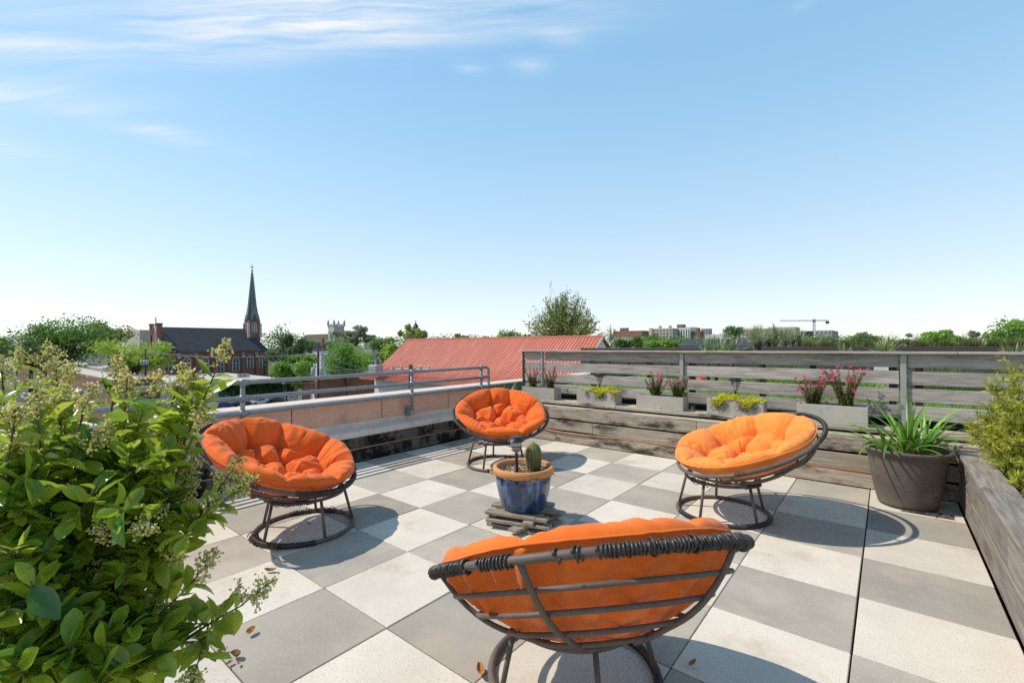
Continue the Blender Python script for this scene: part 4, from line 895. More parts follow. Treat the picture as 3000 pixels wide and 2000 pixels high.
for rank, i in enumerate(order):
    p, d, _, s = leaves[i]; X = leaf_matrix(p, d, s); q = i % 6
    if rank < 300:
        o = bpy.data.objects.new('leaf', lmesh[q]); C.objects.link(o); o.parent = pv; o.matrix_parent_inverse = inv; o.matrix_basis = X
    else:
        A = np.array(X); V = lm[q][0]@A[:3, :3].T+A[:3, 3]; VV.append(V); FF.append(lm[q][1]+n0); n0 += len(V); TT.append(np.full(len(V), br_.random()))
o = mobj('foliage', npmesh(np.concatenate(VV), np.concatenate(FF), True, np.concatenate(TT)), M['privet'], pv); o['kind'] = 'stuff'
stems.obj('branches', M['twig'], pv, True)
o = mobj('flower_buds', npmesh(buds[0], buds[1], True, buds[2]), M['bud'], pv); o['kind'] = 'stuff'

# ================================================================== roof garden behind the fence
MB().box(-2.0, 40, 3.75, 60, -.3, .60).obj('roof_garden_base', M['substrate'])['kind'] = 'structure'
V = [(-1.9, 3.76, .606), (30, 3.76, .606), (30, 30, .606), (-1.9, 30, .606)]
lo = mobj('lawn', npmesh(V, [(0, 1, 2, 3)]), M['lawn']); lo['kind'] = 'structure'
def blades_np(n, cfun, L0, L1, W, seed, spread=.5, bendmax=1.2, seg=4):
    r = np.random.default_rng(seed); base = cfun(r, n); az = r.uniform(0, 2*np.pi, n); ang = r.uniform(0, spread, n); bend = r.uniform(.2, bendmax, n); L = r.uniform(L0, L1, n)
    p = base.copy(); rows = []
    s = np.stack([-np.sin(az), np.cos(az), 0*az], 1)
    for i in range(seg+1):
        w = W*(1-(i/seg)**1.6*.95); rows.append(np.stack([p-s*w/2, p+s*w/2], 1))
        d = np.stack([np.sin(ang)*np.cos(az), np.sin(ang)*np.sin(az), np.cos(ang)], 1); p = p+d*(L/seg)[:, None]; ang = ang+bend/seg
    A = np.stack(rows, 1).reshape(n, -1, 3); k = (seg+1)*2
    f = np.array([(2*i, 2*i+1, 2*i+3, 2*i+2) for i in range(seg)]); Fq = (np.arange(n)[:, None, None]*k+f[None]).reshape(-1, 4)
    return A.reshape(-1, 3), Fq, np.repeat(r.uniform(0, 1, n), k)
V, Fq, tt = blades_np(16000, lambda r, n: np.stack([r.uniform(-1.7, 7.5, n), 3.8+r.uniform(0, 1, n)**1.5*6, np.full(n, .607)], 1), .03, .10, .007, 2, .6)
o = mobj('grass', npmesh(V, Fq, tint=tt), M['grass']); tag(o, 'tufts of green grass growing on the roof lawn behind the fence', 'grass', kind='stuff')
# brown steel planters further back
def steel_box(x0, x1, y0, y1, z0, z1, label):
    t = thing('steel_planter', label, 'planter', ((x0+x1)/2, y0, z0), 'brown steel planters on the roof garden')
    MB().chamfer(x0, x1, y0, y0+.03, z0, z1, .004).obj('front_panel', M['corten'], t); MB().chamfer(x0, x1, y1-.03, y1, z0, z1, .004).obj('back_panel', M['corten'], t)
    MB().box(x0, x0+.03, y0+.031, y1-.031, z0, z1).obj('end_panel', M['corten'], t); MB().box(x1-.03, x1, y0+.031, y1-.031, z0, z1).obj('end_panel', M['corten'], t)
    MB().box(x0+.031, x1-.031, y0+.031, y1-.031, z0, z1-.05).obj('soil', M['soil'], t); return t
PY = 7.6
xa, xb = ony(2230, 1016, PY)[0], ony(2572, 1016, PY)[0]; zt_ = ony(2450, 1015.5, PY)[2]
steel_box(xa, xb, PY, PY+1.4, .61, zt_, 'long brown steel planter behind the fence, left of the gap'); xc = ony(2660, 1016, PY)[0]
steel_box(xb+.25, xc+4.5, PY+.0, PY+1.4, .61, zt_, 'long brown steel planter at the far right behind the fence')
tag(MB().box(ony(2560, 1080, 5.6)[0], ony(2620, 1080, 5.6)[0], 5.6, 5.64, .61, 1.14).obj('white_board', M['frame']), 'white board standing on the lawn seen through the fence gap', 'board')
q = ony(2055, 1110, 4.6); t = thing('garden_marker', 'bright red round-headed marker on a thin stake glimpsed through the fence gap', 'marker', (q[0], 4.6, .607)); MB().lathe([(.02, -.035), (.085, -.03), (.08, .0), (.055, .025), (.02, .035)], 16, (q[0], 4.6, q[2])).obj('head', flat('red_plastic', (.55, .015, .02), .4), t, True); MB().tube([(q[0], 4.6, .6), (q[0], 4.6, q[2]-.03)], .008, 6).obj('stake', M['galv'], t)
# black kerb rail running off to the left
a, b = ony(1700, 1023, 9.5), ony(2090, 1017, 9.5)
t = thing('roof_kerb', 'long dark metal kerb rail behind the fence', 'kerb', (a[0], 9.5, .6)); MB().chamfer(a[0], b[0]+1.0, 9.5, 9.62, a[2]-.02, a[2]+.045, .01).obj('rail', M['corten'], t); MB().box(a[0], b[0]+1, 9.53, 9.59, .6, a[2]-.021).obj('upstand', M['corten'], t)
for k in range(7):
    x = a[0]+.3+k*.6; MB().box(x, x+.05, 9.50, 9.53-.001, .6, a[2]-.021).obj('stay', M['corten'], t)
def mound(p, label, rad, seed, gblades=130, gl=.32):
    t = thing('fountain_grass', label, 'grass clump', tuple(p), 'clipped fountain grass along the steel planters')
    V, Fq, tt = blades_np(420, lambda r, n: np.array(p)+np.stack([r.normal(0, rad*.38, n), r.normal(0, rad*.38, n), np.zeros(n)], 1), rad*.6, rad*1.25, rad*.05, seed, .75, .5, 2)
    mobj('clipped_tuft', npmesh(V, Fq, tint=tt), M['grass_dry'], t)['kind'] = 'stuff'
    V, Fq, tt = blades_np(gblades, lambda r, n: np.array(p)+np.stack([r.normal(0, rad*.3, n), r.normal(0, rad*.3, n), np.zeros(n)], 1), gl*.6, gl*1.2, .0045, seed+1, .6, 1.3, 5)
    mobj('blades', npmesh(V, Fq, tint=tt), M['grass'], t)['kind'] = 'stuff'
for k, px in enumerate((2368, 2420, 2482, 2546, 2618, 2694, 2766, 2838, 2912, 2980)):
    p = ony(px, 1015, PY+.75); mound((p[0], PY+.75, zt_-.05), 'brown clipped grass tuft with green blades rising above the steel planter', .15, k*3+1)
def fountain(px, y, z, L, n, label, seed, mt='grass'):
    x = ony(px, 1010, y)[0]; t = thing('fountain_grass', label, 'grass clump', (x, y, z), 'loose fountain grasses behind the fence')
    V, Fq, tt = blades_np(n, lambda r, m: np.array([x, y, z])+np.stack([r.normal(0, .07, m), r.normal(0, .07, m), np.zeros(m)], 1), L*.6, L*1.15, .006, seed, .75, 1.5, 6)
    mobj('blades', npmesh(V, Fq, tint=tt), M[mt], t)['kind'] = 'stuff'
for px, y, L, n, lab, sd in [(2335, 6.6, .78, 330, 'loose fountain grass between the yucca and the pink-flowered plants', 5), (2235, 6.3, .68, 260, 'loose fountain grass below the big yucca thicket', 6), (2790, 5.9, .78, 380, 'widest fountain grass leaning over the fence cap', 7), (2990, 5.7, .8, 340, 'fountain grass beside the needle-leaved shrub', 8), (2700, 6.9, .62, 220, 'short fountain grass over the second steel planter', 9), (1975, 6.0, .55, 260, 'low grass clump seen through the fence by the middle post', 10)]: fountain(px, y, .607, L, n, lab, sd)
def rosette(mb_specs, c, n, L, W, r, up=1.25):
    for k in range(n):
        mb_specs.append(dict(base=(c[0]+r.gauss(0, .02), c[1]+r.gauss(0, .02), c[2]), az=r.uniform(0, 6.28), tilt=abs(r.gauss(0, .62))*up/1.25, bend=r.uniform(0, .5), L=L*r.uniform(.75, 1.1), W=W, seg=4, fold=.7, taper=.97))
def yucca(px, y, zc, L, W, n, label, seed, mt='yucca', heads=1, spread=.0, zjit=.0, base_z=.607):
    r = random.Random(seed); x = ony(px, 1010, y)[0]; t = thing('yucca', label, 'plant', (x, y, base_z), 'yuccas on the roof garden'); tr = MB(); sp = []
    for h in range(heads):
        c = (x+r.uniform(-spread, spread), y+r.uniform(-.4, .4)*spread, zc+r.uniform(-zjit, zjit*.6)); rosette(sp, c, n, L, W, r); tr.tube([(c[0]*.6+x*.4, c[1]*.6+y*.4, base_z), (c[0], c[1], c[2]+.02)], .035, 7)
    tr.obj('trunk', M['bark'], t, True); V, Fq, tt = blade_group(sp, [r.random() for _ in sp]); mobj('leaves', npmesh(V, Fq, True, tt), M[mt], t)['kind'] = 'stuff'
yucca(2285, 9.2, 1.5, .34, .017, 60, 'big thicket of stiff grey-green yucca rosettes behind the fence', 1, heads=14, spread=.62, zjit=.16)
yucca(2082, 7.4, 1.20, .46, .045, 22, 'broad-leaved yucca left of the yucca thicket', 2, heads=2, spread=.16)
yucca(2150, 7.8, 1.20, .44, .045, 22, 'broad-leaved yucca right beside the yucca thicket', 3, heads=2, spread=.12)
yucca(2590, 6.2, 1.21, .32, .03, 60, 'large cream-striped yucca peering over the fence cap', 4, 'variegated')
yucca(2468, 6.2, 1.13, .30, .026, 46, 'low cream-striped yucca behind the tallest pink flowers', 5, 'variegated')
yucca(2975, 6.0, 1.13, .30, .026, 46, 'cream-striped yucca beside the fountain grass at the bed end', 6, 'variegated')
q = ony(2640, 1125, 5.0)
for k, (px, y) in enumerate(((2545, 5.2), (2290, 5.0))):
    x = ony(px, 1130, y)[0]; t = thing('roof_shrub', ('bright green low shrub glimpsed under the pink flowers', 'bright green low shrub glimpsed by the stonecrop')[k], 'shrub', (x, y, .607)); V, Fc, tt = shards(900, lambda r, n: np.array([x, y, .85])+r.normal(size=(n, 3))*np.array([.14, .1, .07]), .03, 1, 40+k); mobj('foliage', npmesh(V, Fc, tint=tt), M['tree_bright'], t)['kind'] = 'stuff'

# ================================================================== town below and beyond
MB().box(-3000, 3000, -3000, 4500, GZ-1, GZ).obj('ground', pmat('town_ground', (.10, .12, .045), (.075, .072, .068), scale=.02, rough=1, world=True))['kind'] = 'structure'
pk = MB().box(-170, -60, 15, 95, GZ, GZ+.05).obj('parking_lot', M['asphalt']); pk['kind'] = 'structure'
st_ = MB().box(-230, -20, 96, 106, GZ, GZ+.04).obj('street', M['asphalt']); st_['kind'] = 'structure'
def block(name, label, px0, px1, px2, top, D, mat, cat='building', wins=None, roof=None, par=None, base=GZ, winmat='pane', lenmax=None, group=None):
    c = atd(px1, top, D); x0 = ony(px0, top, c[1])[0]; y1 = onx(px2, top, c[0])[1]
    if lenmax: y1 = min(y1, c[1]+lenmax)
    t = thing(name, label, cat, (c[0], c[1], base), group)
    MB().box(x0, c[0], c[1], y1, base, c[2]).obj('wall', M[mat], t)
    if roof:
        MB().box(x0+.3, c[0]-.3, c[1]+.3, y1-.3, c[2]+.002, c[2]+.05).obj('roof_deck', M[roof], t)
        for a in ((x0-.05, c[0]+.05, c[1]-.05, c[1]+.29), (x0-.05, c[0]+.05, y1-.29, y1+.05), (x0-.05, x0+.29, c[1]+.291, y1-.291), (c[0]-.29, c[0]+.05, c[1]+.291, y1-.291)): MB().box(a[0], a[1], a[2], a[3], c[2]-.25, c[2]+.35).obj('roof_edge', M[mat], t)
    if wins:
        for face, nx, nz, wf, hf, z0, z1 in wins:
            H = (z1-z0)/nz
            for i in range(nx):
                for j in range(nz):
                    zz = c[2]-z1+H*(j+.5-hf/2)
                    if face == 'y':
                        w = (c[0]-x0)/nx; xx = x0+w*(i+.5-wf/2); MB().box(xx, xx+w*wf, c[1]-.06, c[1]+.2, zz, zz+H*hf).obj('window', M[winmat], t)
                    else:
                        w = (y1-c[1])/nx; yy = c[1]+w*(i+.5-wf/2); MB().box(c[0]-.2, c[0]+.06, yy, yy+w*wf, zz, zz+H*hf).obj('window', M[winmat], t)
    return t, c, x0, y1
def gable(mb, x0, x1, y0, y1, z0, h, axis='y', over=.4):
    if axis == 'y':
        xm = (x0+x1)/2; mb.add([(x0-over, y0-over, z0), (x1+over, y0-over, z0), (xm, y0-over, z0+h), (x0-over, y1+over, z0), (x1+over, y1+over, z0), (xm, y1+over, z0+h)], [(0, 1, 2), (5, 4, 3), (1, 4, 5, 2), (3, 0, 2, 5), (0, 3, 4, 1)])
    else:
        ym = (y0+y1)/2; mb.add([(x0-over, y0-over, z0), (x0-over, y1+over, z0), (x0-over, ym, z0+h), (x1+over, y0-over, z0), (x1+over, y1+over, z0), (x1+over, ym, z0+h)], [(2, 1, 0), (3, 4, 5), (0, 3, 5, 2), (4, 1, 2, 5), (0, 1, 4, 3)])
    return mb
# ---- red metal roof
def red_roof():
    xR, xL, yr, zr, ye, ze = -20.7, -54.4, 42.4, 2.28, 35.0, -3.15; yb = 2*yr-ye
    t = thing('red_roofed_building', 'long building with a red standing-seam metal roof and white walls', 'building', (xR, ye, GZ))
    MB().box(xL+.5, xR-.3, ye+1.1, yb-1.1, GZ, ze-.15).obj('wall', M['white_wall'], t)
    MB().add([(xR-.3, ye+1.1, ze-.15), (xR-.3, yb-1.1, ze-.15), (xR-.3, yr, zr-.15)], [(0, 1, 2)]).obj('gable_wall', M['white_wall'], t)
    prof = [(yr, zr), (yr-1.8, zr-1.42), (yr-3.6, zr-2.84), (yr-4.9, zr-3.82), (yr-5.9, zr-4.46), (yr-6.7, zr-4.86), (ye-.4, zr-5.18), (ye-1.0, zr-5.36)]
    n = 78; w = (xR-xL)/n
    def strip(back):
        s = [(2*yr-y, z) if back else (y, z) for y, z in prof]; V = []; Fq = []
        for (y, z) in s: V += [(0, y, z), (0, y, z+.075), (.05, y, z+.075), (.055, y, z+.003), (w-.002, y, z+.003)]
        for i in range(len(s)-1):
            for k in range(4): Fq.append((i*5+k, i*5+k+1, i*5+k+6, i*5+k+5) if not back else (i*5+k+5, i*5+k+6, i*5+k+1, i*5+k))
        m = bpy.data.meshes.new('roof_panel'); m.from_pydata(V, [], Fq); m.materials.append(M['red_roof']); return m
    a, b = strip(False), strip(True); rr = mobj('ridge_cap', MB().tube([(xL-.1, yr, zr+.03), (xR+.1, yr, zr+.03)], .10, 8).mesh(), M['red_roof'], t)
    for k in range(n):
        for m in (a, b): o = mobj('roof_panel', m, None, t); o.location = (xL+k*w, 0, 0)
    MB().box(xL, xR, ye-1.02, ye-.9, zr-5.55, zr-5.38).obj('gutter', M['red_roof'], t)
    mb = MB(); 
    for s in (1, -1):
        pts = [(xR+.05, yr+s*(y-yr)*-1 if s < 0 else y, z-.03) for y, z in prof]; mb.tube(pts, .12, 5)
    mb.obj('rake_trim', M['white_wall'], t)
    q = atd(1101, 1092, 62); MB().chamfer(q[0]-.85, q[0]+.85, q[1]-.6, q[1]+.6, q[2], q[2]+1.05, .05).obj('air_handler', M['galv'], t)
red_roof()
# ---- church
def lancet(x, yc, z0, z1, w, t):
    zs = z0+(z1-z0)*.66; V = [(yc-w/2, z0), (yc+w/2, z0), (yc+w/2, zs)]
    for k in range(1, 8): a = k/8; V.append((yc+w/2*(1-a**1.6), zs+(z1-zs)*math.sin(a*math.pi/2)))
    V.append((yc, z1)); V += [(2*yc-y, z) for y, z in V[-2:1:-1]]
    fr = [(x+.10, y, z) for y, z in V]; pn = [(x+.14, yc+(y-yc)*.78, z0+(z-z0)*.94+.12) for y, z in V]; n = len(V)
    f = MB().add(fr+[(x-.1, p[1], p[2]) for p in fr], [tuple(range(n))]+[(i, i+n, (i+1) % n+n, (i+1) % n) for i in range(n)]).obj('window', M['frame'], t)
    MB().add(pn, [tuple(range(n))]).obj('pane', M['pane'], f)
    mb = MB(); mb.box(x+.142, x+.2, yc-.12, yc+.12, z0+.2, zs+(z1-zs)*.75)
    for zz in (.3, .55): mb.box(x+.142, x+.19, yc-w*.36, yc+w*.36, z0+(z1-z0)*zz-.08, z0+(z1-z0)*zz+.08)
    mb.obj('mullion', M['frame'], f)
def church():
    c = atd(474, 1029, 200); xw, y0, ze = c[0], c[1], c[2]; y1 = onx(783, 1027, xw)[1]; W = 22.0; xm = xw-W/2; zr = onx(452, 957, xm)[2]; x0 = xw-W
    t = thing('brick_church', 'red brick church with dark slate roof and tall pointed spire', 'church', (xm, y0, GZ))
    MB().box(x0, xw, y0, y1, GZ, ze).obj('wall', M['church_brick'], t)
    yh = onx(722, 962, xm)[1]
    MB().add([(xw+.8, y0+.6, ze-.3), (xw+.8, y1+.8, ze-.3), (xm, yh, zr), (xm, y0+.6, zr), (x0-.8, y0+.6, ze-.3), (x0-.8, y1+.8, ze-.3)], [(0, 1, 2, 3), (4, 3, 2, 5), (1, 5, 2), (0, 4, 5, 1)]).obj('roof', M['slate'], t)
    MB().add([(x0, y0, ze), (xw, y0, ze), (xm, y0, zr+.8), (x0, y0+.9, ze), (xw, y0+.9, ze), (xm, y0+.9, zr+.8)], [(0, 1, 2), (5, 4, 3), (1, 4, 5, 2), (3, 0, 2, 5)]).obj('gable_wall', M['church_brick'], t)
    for s in (-1, 1):
        MB().tube([(xm+s*.6, y0-.1, zr+.6), (xm+s*(W/2+.2), y0-.1, ze+.2)], .42, 4).obj('gable_coping', M['stone'], t)
        xx = xm+s*5.2; MB().box(xx-1.0, xx+1.0, y0-.6, y0+1.4, ze+2, zr+.9).obj('pinnacle', M['church_brick'], t); MB().box(xx-1.2, xx+1.2, y0-.8, y0+1.6, zr+.9, zr+1.5).obj('pinnacle_cap', M['church_brick'], t)
    mb = MB().box(xm-.12, xm+.12, y0+.3, y0+.6, zr+.6, zr+4.4); mb.box(xm-.8, xm+.8, y0+.32, y0+.58, zr+2.9, zr+3.2); mb.obj('gable_cross', M['slate'], t)
    for px in (493, 548, 601, 646, 691, 733, 768):
        p = onx(px, 1066, xw); a = onx(px, 1044.5 if px < 700 else 1040, xw)[2]; b = onx(px, 1086 if px < 700 else 1077, xw)[2]; lancet(xw, p[1], b, a, 3.1, t)
    for px in (523, 574, 623, 669, 712, 752, 779):
        p = onx(px, 1066, xw); mb = MB().box(xw, xw+1.1, p[1]-.7, p[1]+.7, GZ, ze-5); mb.box(xw, xw+.7, p[1]-.6, p[1]+.6, ze-5, ze-1.5); bt = mb.obj('buttress', M['church_brick'], t)
        MB().add([(xw, p[1]-.72, ze-1.0), (xw, p[1]+.72, ze-1.0), (xw+1.15, p[1]+.72, ze-3.2), (xw+1.15, p[1]-.72, ze-3.2)], [(0, 3, 2, 1)]).obj('weathering', M['stone'], bt)
    # tower and spire
    yt = onx(739, 950, xm+2)[1]; xt = xm+2; d = ((xt-CAM[0])*FW[0]+(yt-CAM[1])*FW[1]); w = 44*d/F_PX/1.41*1.02; zt = atd(739, 938, d)[2]; ztop = atd(736, 797, d)[2]
    MB().box(xt-w/2, xt+w/2, yt-w/2, yt+w/2, GZ, zt).obj('tower', M['church_brick'], t)
    for sx in (-1, 1):
        for sy in (-1, 1): MB().box(xt+sx*w/2-.5, xt+sx*w/2+.5, yt+sy*w/2-.5, yt+sy*w/2+.5, zt-9, zt-1.6).obj('tower_buttress', M['stone'], t)
    lancet(xt+w/2, yt, zt-6.4, zt-1.4, 2.4, t)
    V = []; n = 8; lev = [(w*.62, zt), (w*.60, zt+.5), (w*.44, zt+4.0), (w*.34, zt+7.5), (.35, ztop)]
    for r, z in lev:
        for k in range(n): a = math.pi/8+2*math.pi*k/n; V.append((xt+r*math.cos(a), yt+r*math.sin(a), z))
    Fq = [(i*n+k, i*n+(k+1) % n, (i+1)*n+(k+1) % n, (i+1)*n+k) for i in range(len(lev)-1) for k in range(n)]+[tuple(range(n-1, -1, -1)), tuple((len(lev)-1)*n+k for k in range(n))]
    sp = MB().add(V, Fq).obj('spire', M['spire'], t)
    mb = MB()
    for k in range(n): a = math.pi/8+2*math.pi*k/n; mb.tube([(xt+r*math.cos(a)*1.01, yt+r*math.sin(a)*1.01, z) for r, z in lev[1:]], .13, 4)
    mb.obj('spire_ribs', M['stone'], sp)
    for sx, sy in ((1, 0), (0, -1), (-1, 0), (0, 1)):
        bx_, by_ = xt+sx*w*.42, yt+sy*w*.42; MB().add([(bx_-.9*abs(sy)+sx*.3, by_-.9*abs(sx)+sy*.3, zt+2.6), (bx_+.9*abs(sy)+sx*.3, by_+.9*abs(sx)+sy*.3, zt+2.6), (xt+sx*w*.3, yt+sy*w*.3, zt+8.6)], [(0, 1, 2), (2, 1, 0)]).obj('lucarne', M['stone'], sp)
    mb = MB().tube([(xt, yt, ztop-.5), (xt, yt, ztop+4.0)], .13, 6); mb.box(xt-.1, xt+.1, yt-.9, yt+.9, ztop+2.4, ztop+2.75); mb.lathe([(.05, 0), (.5, .3), (.5, .7), (.05, 1.0)], 8, (xt, yt, ztop+.3)); mb.obj('finial_cross', M['slate'], sp)
    # low transept roof to the right of the tower
    MB().add([(xw+.5, yt-w*.9, ze-.2), (xw+.5, y1+.7, ze-.2), (xm+2, yt, zt-10)], [(0, 1, 2), (2, 1, 0)]).obj('transept_roof', M['slate'], t)
church()
# ---- second church with white tower
def church2():
    D = 330; a = atd(975, 1003, D); t = thing('brown_roofed_church', 'distant church with plain brown roof and pale crenellated tower', 'church', (a[0], a[1], GZ)); y1 = a[1]
    l = ony(872, 1003, y1); r = atd(968, 980, D)
    x0, x1, yb = l[0], a[0], y1+14; MB().box(x0, x1, y1, yb, GZ, a[2]).obj('wall', M['beige'], t)
    gable(MB(), x0, x1, y1, yb, a[2], r[2]-a[2]+1, 'x').obj('roof', M['tile_brown'], t)
    c = atd(985, 956, D+6); w = 8.0; MB().box(c[0]-w/2, c[0]+w/2, c[1]-w/2, c[1]+w/2, GZ, c[2]).obj('tower', M['stone'], t)
    for k in range(5):
        for (dx, dy) in ((1, 0), (0, 1)):
            for s in (-1, 1):
                o = -w/2+w*k/4
                x, y = (c[0]+o, c[1]+s*(w/2-.3)) if dx else (c[0]+s*(w/2-.3), c[1]+o)
                MB().box(x-.55, x+.55, y-.55, y+.55, c[2], c[2]+1.6).obj('merlon', M['stone'], t)
    for sx in (-1, 1):
        for sy in (-1, 1): MB().lathe([(.8, 0), (.8, 3.0), (.1, 5.0)], 6, (c[0]+sx*w/2, c[1]+sy*w/2, c[2])).obj('pinnacle', M['stone'], t)
    MB().tube(circ_pts(1.3, 0, 16), .25, 5, closed=True).obj('clock_ring', M['slate'], t).matrix_basis = Matrix.Translation((c[0], c[1]-w/2-.1, c[2]-7)) @ Matrix.Rotation(math.pi/2, 4, 'X')
    MB().box(c[0]-w/2-.4, c[0]+w/2+.4, c[1]-w/2-.4, c[1]+w/2+.4, c[2]-4.2, c[2]-3.6).obj('cornice', M['stone'], t)
church2()
c = atd(1218, 955, 360); t = thing('domed_tower', 'slim brown domed tower behind the yellow-green tree', 'tower', (c[0], c[1], GZ)); MB().box(c[0]-2.4, c[0]+2.4, c[1]-2.4, c[1]+2.4, GZ, c[2]-3).obj('shaft', M['tile_brown'], t); MB().lathe([(2.5, -3), (2.3, -1), (1.5, 1), (.4, 2.4), (.15, 5)], 10, tuple(c)).obj('dome', M['slate'], t)
# ---- houses
def house(px0, px1, px2, eave, ridge, D, wall, roof, label, axis='x', wins=None, chim=None):
    t, c, x0, y1 = block('house', label, px0, px1, px2, eave, D, wall, 'house', wins); h = (eave-ridge)*D/F_PX
    gable(MB(), x0, c[0], c[1], y1, c[2]+.01, h, axis).obj('roof', M[roof], t)
    if chim: MB().box(x0+(c[0]-x0)*chim-.5, x0+(c[0]-x0)*chim+.5, c[1]+1, c[1]+2, c[2], c[2]+h+1.6).obj('chimney', M['shop_brick'], t)
house(916, 940, 985, 1026, 1004, 170, 'frame', 'slate', 'small white gabled house with dark roof behind the utility pole', 'y', [('y', 2, 1, .3, .6, 1, 4)], .75)
house(1076, 1100, 1130, 1042, 1030, 112, 'greyblk', 'slate', 'blue-grey clapboard house beside the red roof', 'x', [('y', 2, 2, .35, .6, .5, 5.5), ('x', 2, 2, .3, .6, .5, 5.5)])
house(1990, 2225, 2262, 1013, 990, 75, 'greyblk', 'slate', 'low pavilion with a grey-green hipped roof behind the roof garden', 'x')
# ---- low blocks
block('brick_shop', 'low flat-roofed orange brick building with tall white windows', 862, 936, 1200, 1117, 90, 'shop_brick', wins=[('y', 2, 1, .30, .62, 1.0, 5.2)], roof='roof_white', winmat='frame', lenmax=26)
tI, cI, xI, yI = block('ivy_wall_building', 'low white flat-roofed building with ivy hanging down its wall', 300, 440, 862, 1140, 106, 'white_wall', roof='roof_white')
xw = cI[0]
V, Fc, tt = shards(9000, lambda r, n: np.stack([xw+.1+r.uniform(0, .5, n), (q := onx(640, 1130, xw)[1])+(yI-q)*r.uniform(0, 1, n)**.8, cI[2]+.3-r.uniform(0, 1, n)**1.3*(1.2+3.4*np.abs(np.sin(r.uniform(0, 1, n)*9)))], 1), .34, 1, 61)
mobj('ivy', npmesh(V, Fc, tint=tt), M['ivy'], tI)['kind'] = 'stuff'
def acunit(p, s, label):
    t = thing('condenser_unit', label, 'air conditioner', tuple(p), 'air conditioners on the flat roofs'); MB().chamfer(p[0]-s/2, p[0]+s/2, p[1]-s/2, p[1]+s/2, p[2], p[2]+s, .04).obj('casing', M['galv'], t)
    for k in range(5): MB().box(p[0]-s*.4, p[0]+s*.4, p[1]-s/2-.02, p[1]-s/2-.001, p[2]+s*(.15+.15*k), p[2]+s*(.2+.15*k)).obj('louvre', M['corten'], t)
    MB().lathe([(s*.4, 0), (s*.4, .08), (s*.1, .08)], 12, (p[0], p[1], p[2]+s)).obj('fan_guard', M['corten'], t)
for k, px in enumerate((702, 713, 724)):
    dd = (CAM[2]-cI[2]-.05)*F_PX/(1104-1013.5); p = atd(px, 1104, dd); acunit((p[0], p[1], cI[2]+.06), 1.05, 'grey condenser unit on the white roof beside the brick church')
block('white_low_building', 'long white low building under the big round tree', 178, 300, 352, 1080, 128, 'white_wall', roof='roof_white')
block('rust_roof_building', 'low building with a rust-red wall and pale roof behind the privet', 60, 330, 470, 1120, 78, 'far_brick', roof='roof_white')
block('beige_block', 'plain windowless pale block beside the church gable', 369, 409, 440, 966, 260, 'beige')
block('white_modern_house', 'white modern flat-roofed house at the far left', -20, 74, 82, 978, 240, 'frame', wins=[('y', 5, 1, .6, .6, .8, 4.2)])
block('far_tower_block', 'far grey office block above the middle trees', 1066, 1092, 1099, 981, 700, 'greyblk', wins=[('y', 5, 2, .6, .5, 1, 9)])
# ---- hospital quarter
hb_ = [('hospital_block', 'wide dark brick hospital block', 1797, 1880, 1906, 968, 640, 'far_brick', [('y', 6, 1, .35, .5, 8, 16)]), ('hospital_block', 'brick hospital stair block with a raised parapet', 1816, 1838, 1842, 960, 655, 'far_brick', None),
       ('hospital_block', 'low pale base building in front of the dark brick block', 1797, 1884, 1912, 987, 610, 'beige', [('y', 12, 1, .5, .4, 1.5, 6)]), ('hospital_block', 'slim pale lift tower between brick and beige blocks', 1901, 1909, 1913, 961, 630, 'beige', None),
       ('hospital_block', 'beige hospital block with rows of square windows', 1912, 1970, 1986, 961, 620, 'beige', [('y', 6, 4, .6, .5, 1, 17), ('x', 3, 4, .5, .5, 1, 17)]), ('hospital_block', 'brick tower with flat top above the striped block', 1983, 2003, 2009, 950, 680, 'far_brick', None),
       ('hospital_block', 'white hospital block with tall dark window strips', 1985, 2022, 2040, 959, 625, 'frame', [('y', 5, 1, .45, .85, 1.5, 18)]), ('hospital_block', 'grey glass block behind the striped one', 2008, 2030, 2042, 958, 700, 'greyblk', [('y', 6, 5, .6, .5, 1, 18)]),
       ('hospital_block', 'low dark brick block right of the striped one', 2022, 2052, 2062, 969, 620, 'far_brick', [('y', 4, 3, .4, .4, 1, 14)]), ('hospital_block', 'narrow tall brick block', 2034, 2046, 2052, 960, 650, 'far_brick', None), ('hospital_block', 'grey stepped block at the right end of the hospital', 2054, 2080, 2086, 962, 680, 'greyblk', [('y', 4, 4, .5, .5, 1, 16)]),
       ('white_shed', 'low white roofed shed before the hospital', 2066, 2118, 2126, 979, 480, 'frame', None), ('office_block', 'pale beige office block left of the crane', 2248, 2330, 2343, 957, 640, 'beige', [('y', 9, 4, .7, .3, 2, 18)]), ('office_block', 'red brick annex below the beige office block', 2285, 2318, 2324, 968, 600, 'far_brick', None),
       ('office_block', 'low beige building above the yucca thicket', 2150, 2240, 2250, 962, 660, 'beige', [('y', 8, 3, .6, .4, 2, 15)]), ('office_block', 'dark blue glass block behind the crane', 2345, 2384, 2392, 969, 700, 'pane', None), ('office_block', 'grey three-storey block right of the crane', 2388, 2438, 2456, 967, 560, 'greyblk', [('y', 4, 1, .4, .5, 1, 5), ('y', 5, 1, .6, .5, 8, 13), ('x', 3, 1, .5, .5, 8, 13)])]
for nm, lab, a, b, c_, top, D, mt, w in hb_: block(nm, lab, a, b, c_, top, D, mt, wins=w)
c = atd(1930, 955, 640); 
for dx in (0, 14): tag(MB().lathe([(2.2, 0), (2.2, 3.0), (1.2, 3.6)], 10, (c[0]+dx, c[1]+5, c[2]-3)).obj('roof_vent', M['galv']), 'round rooftop vent on the beige hospital block', 'vent', 'rooftop vents')
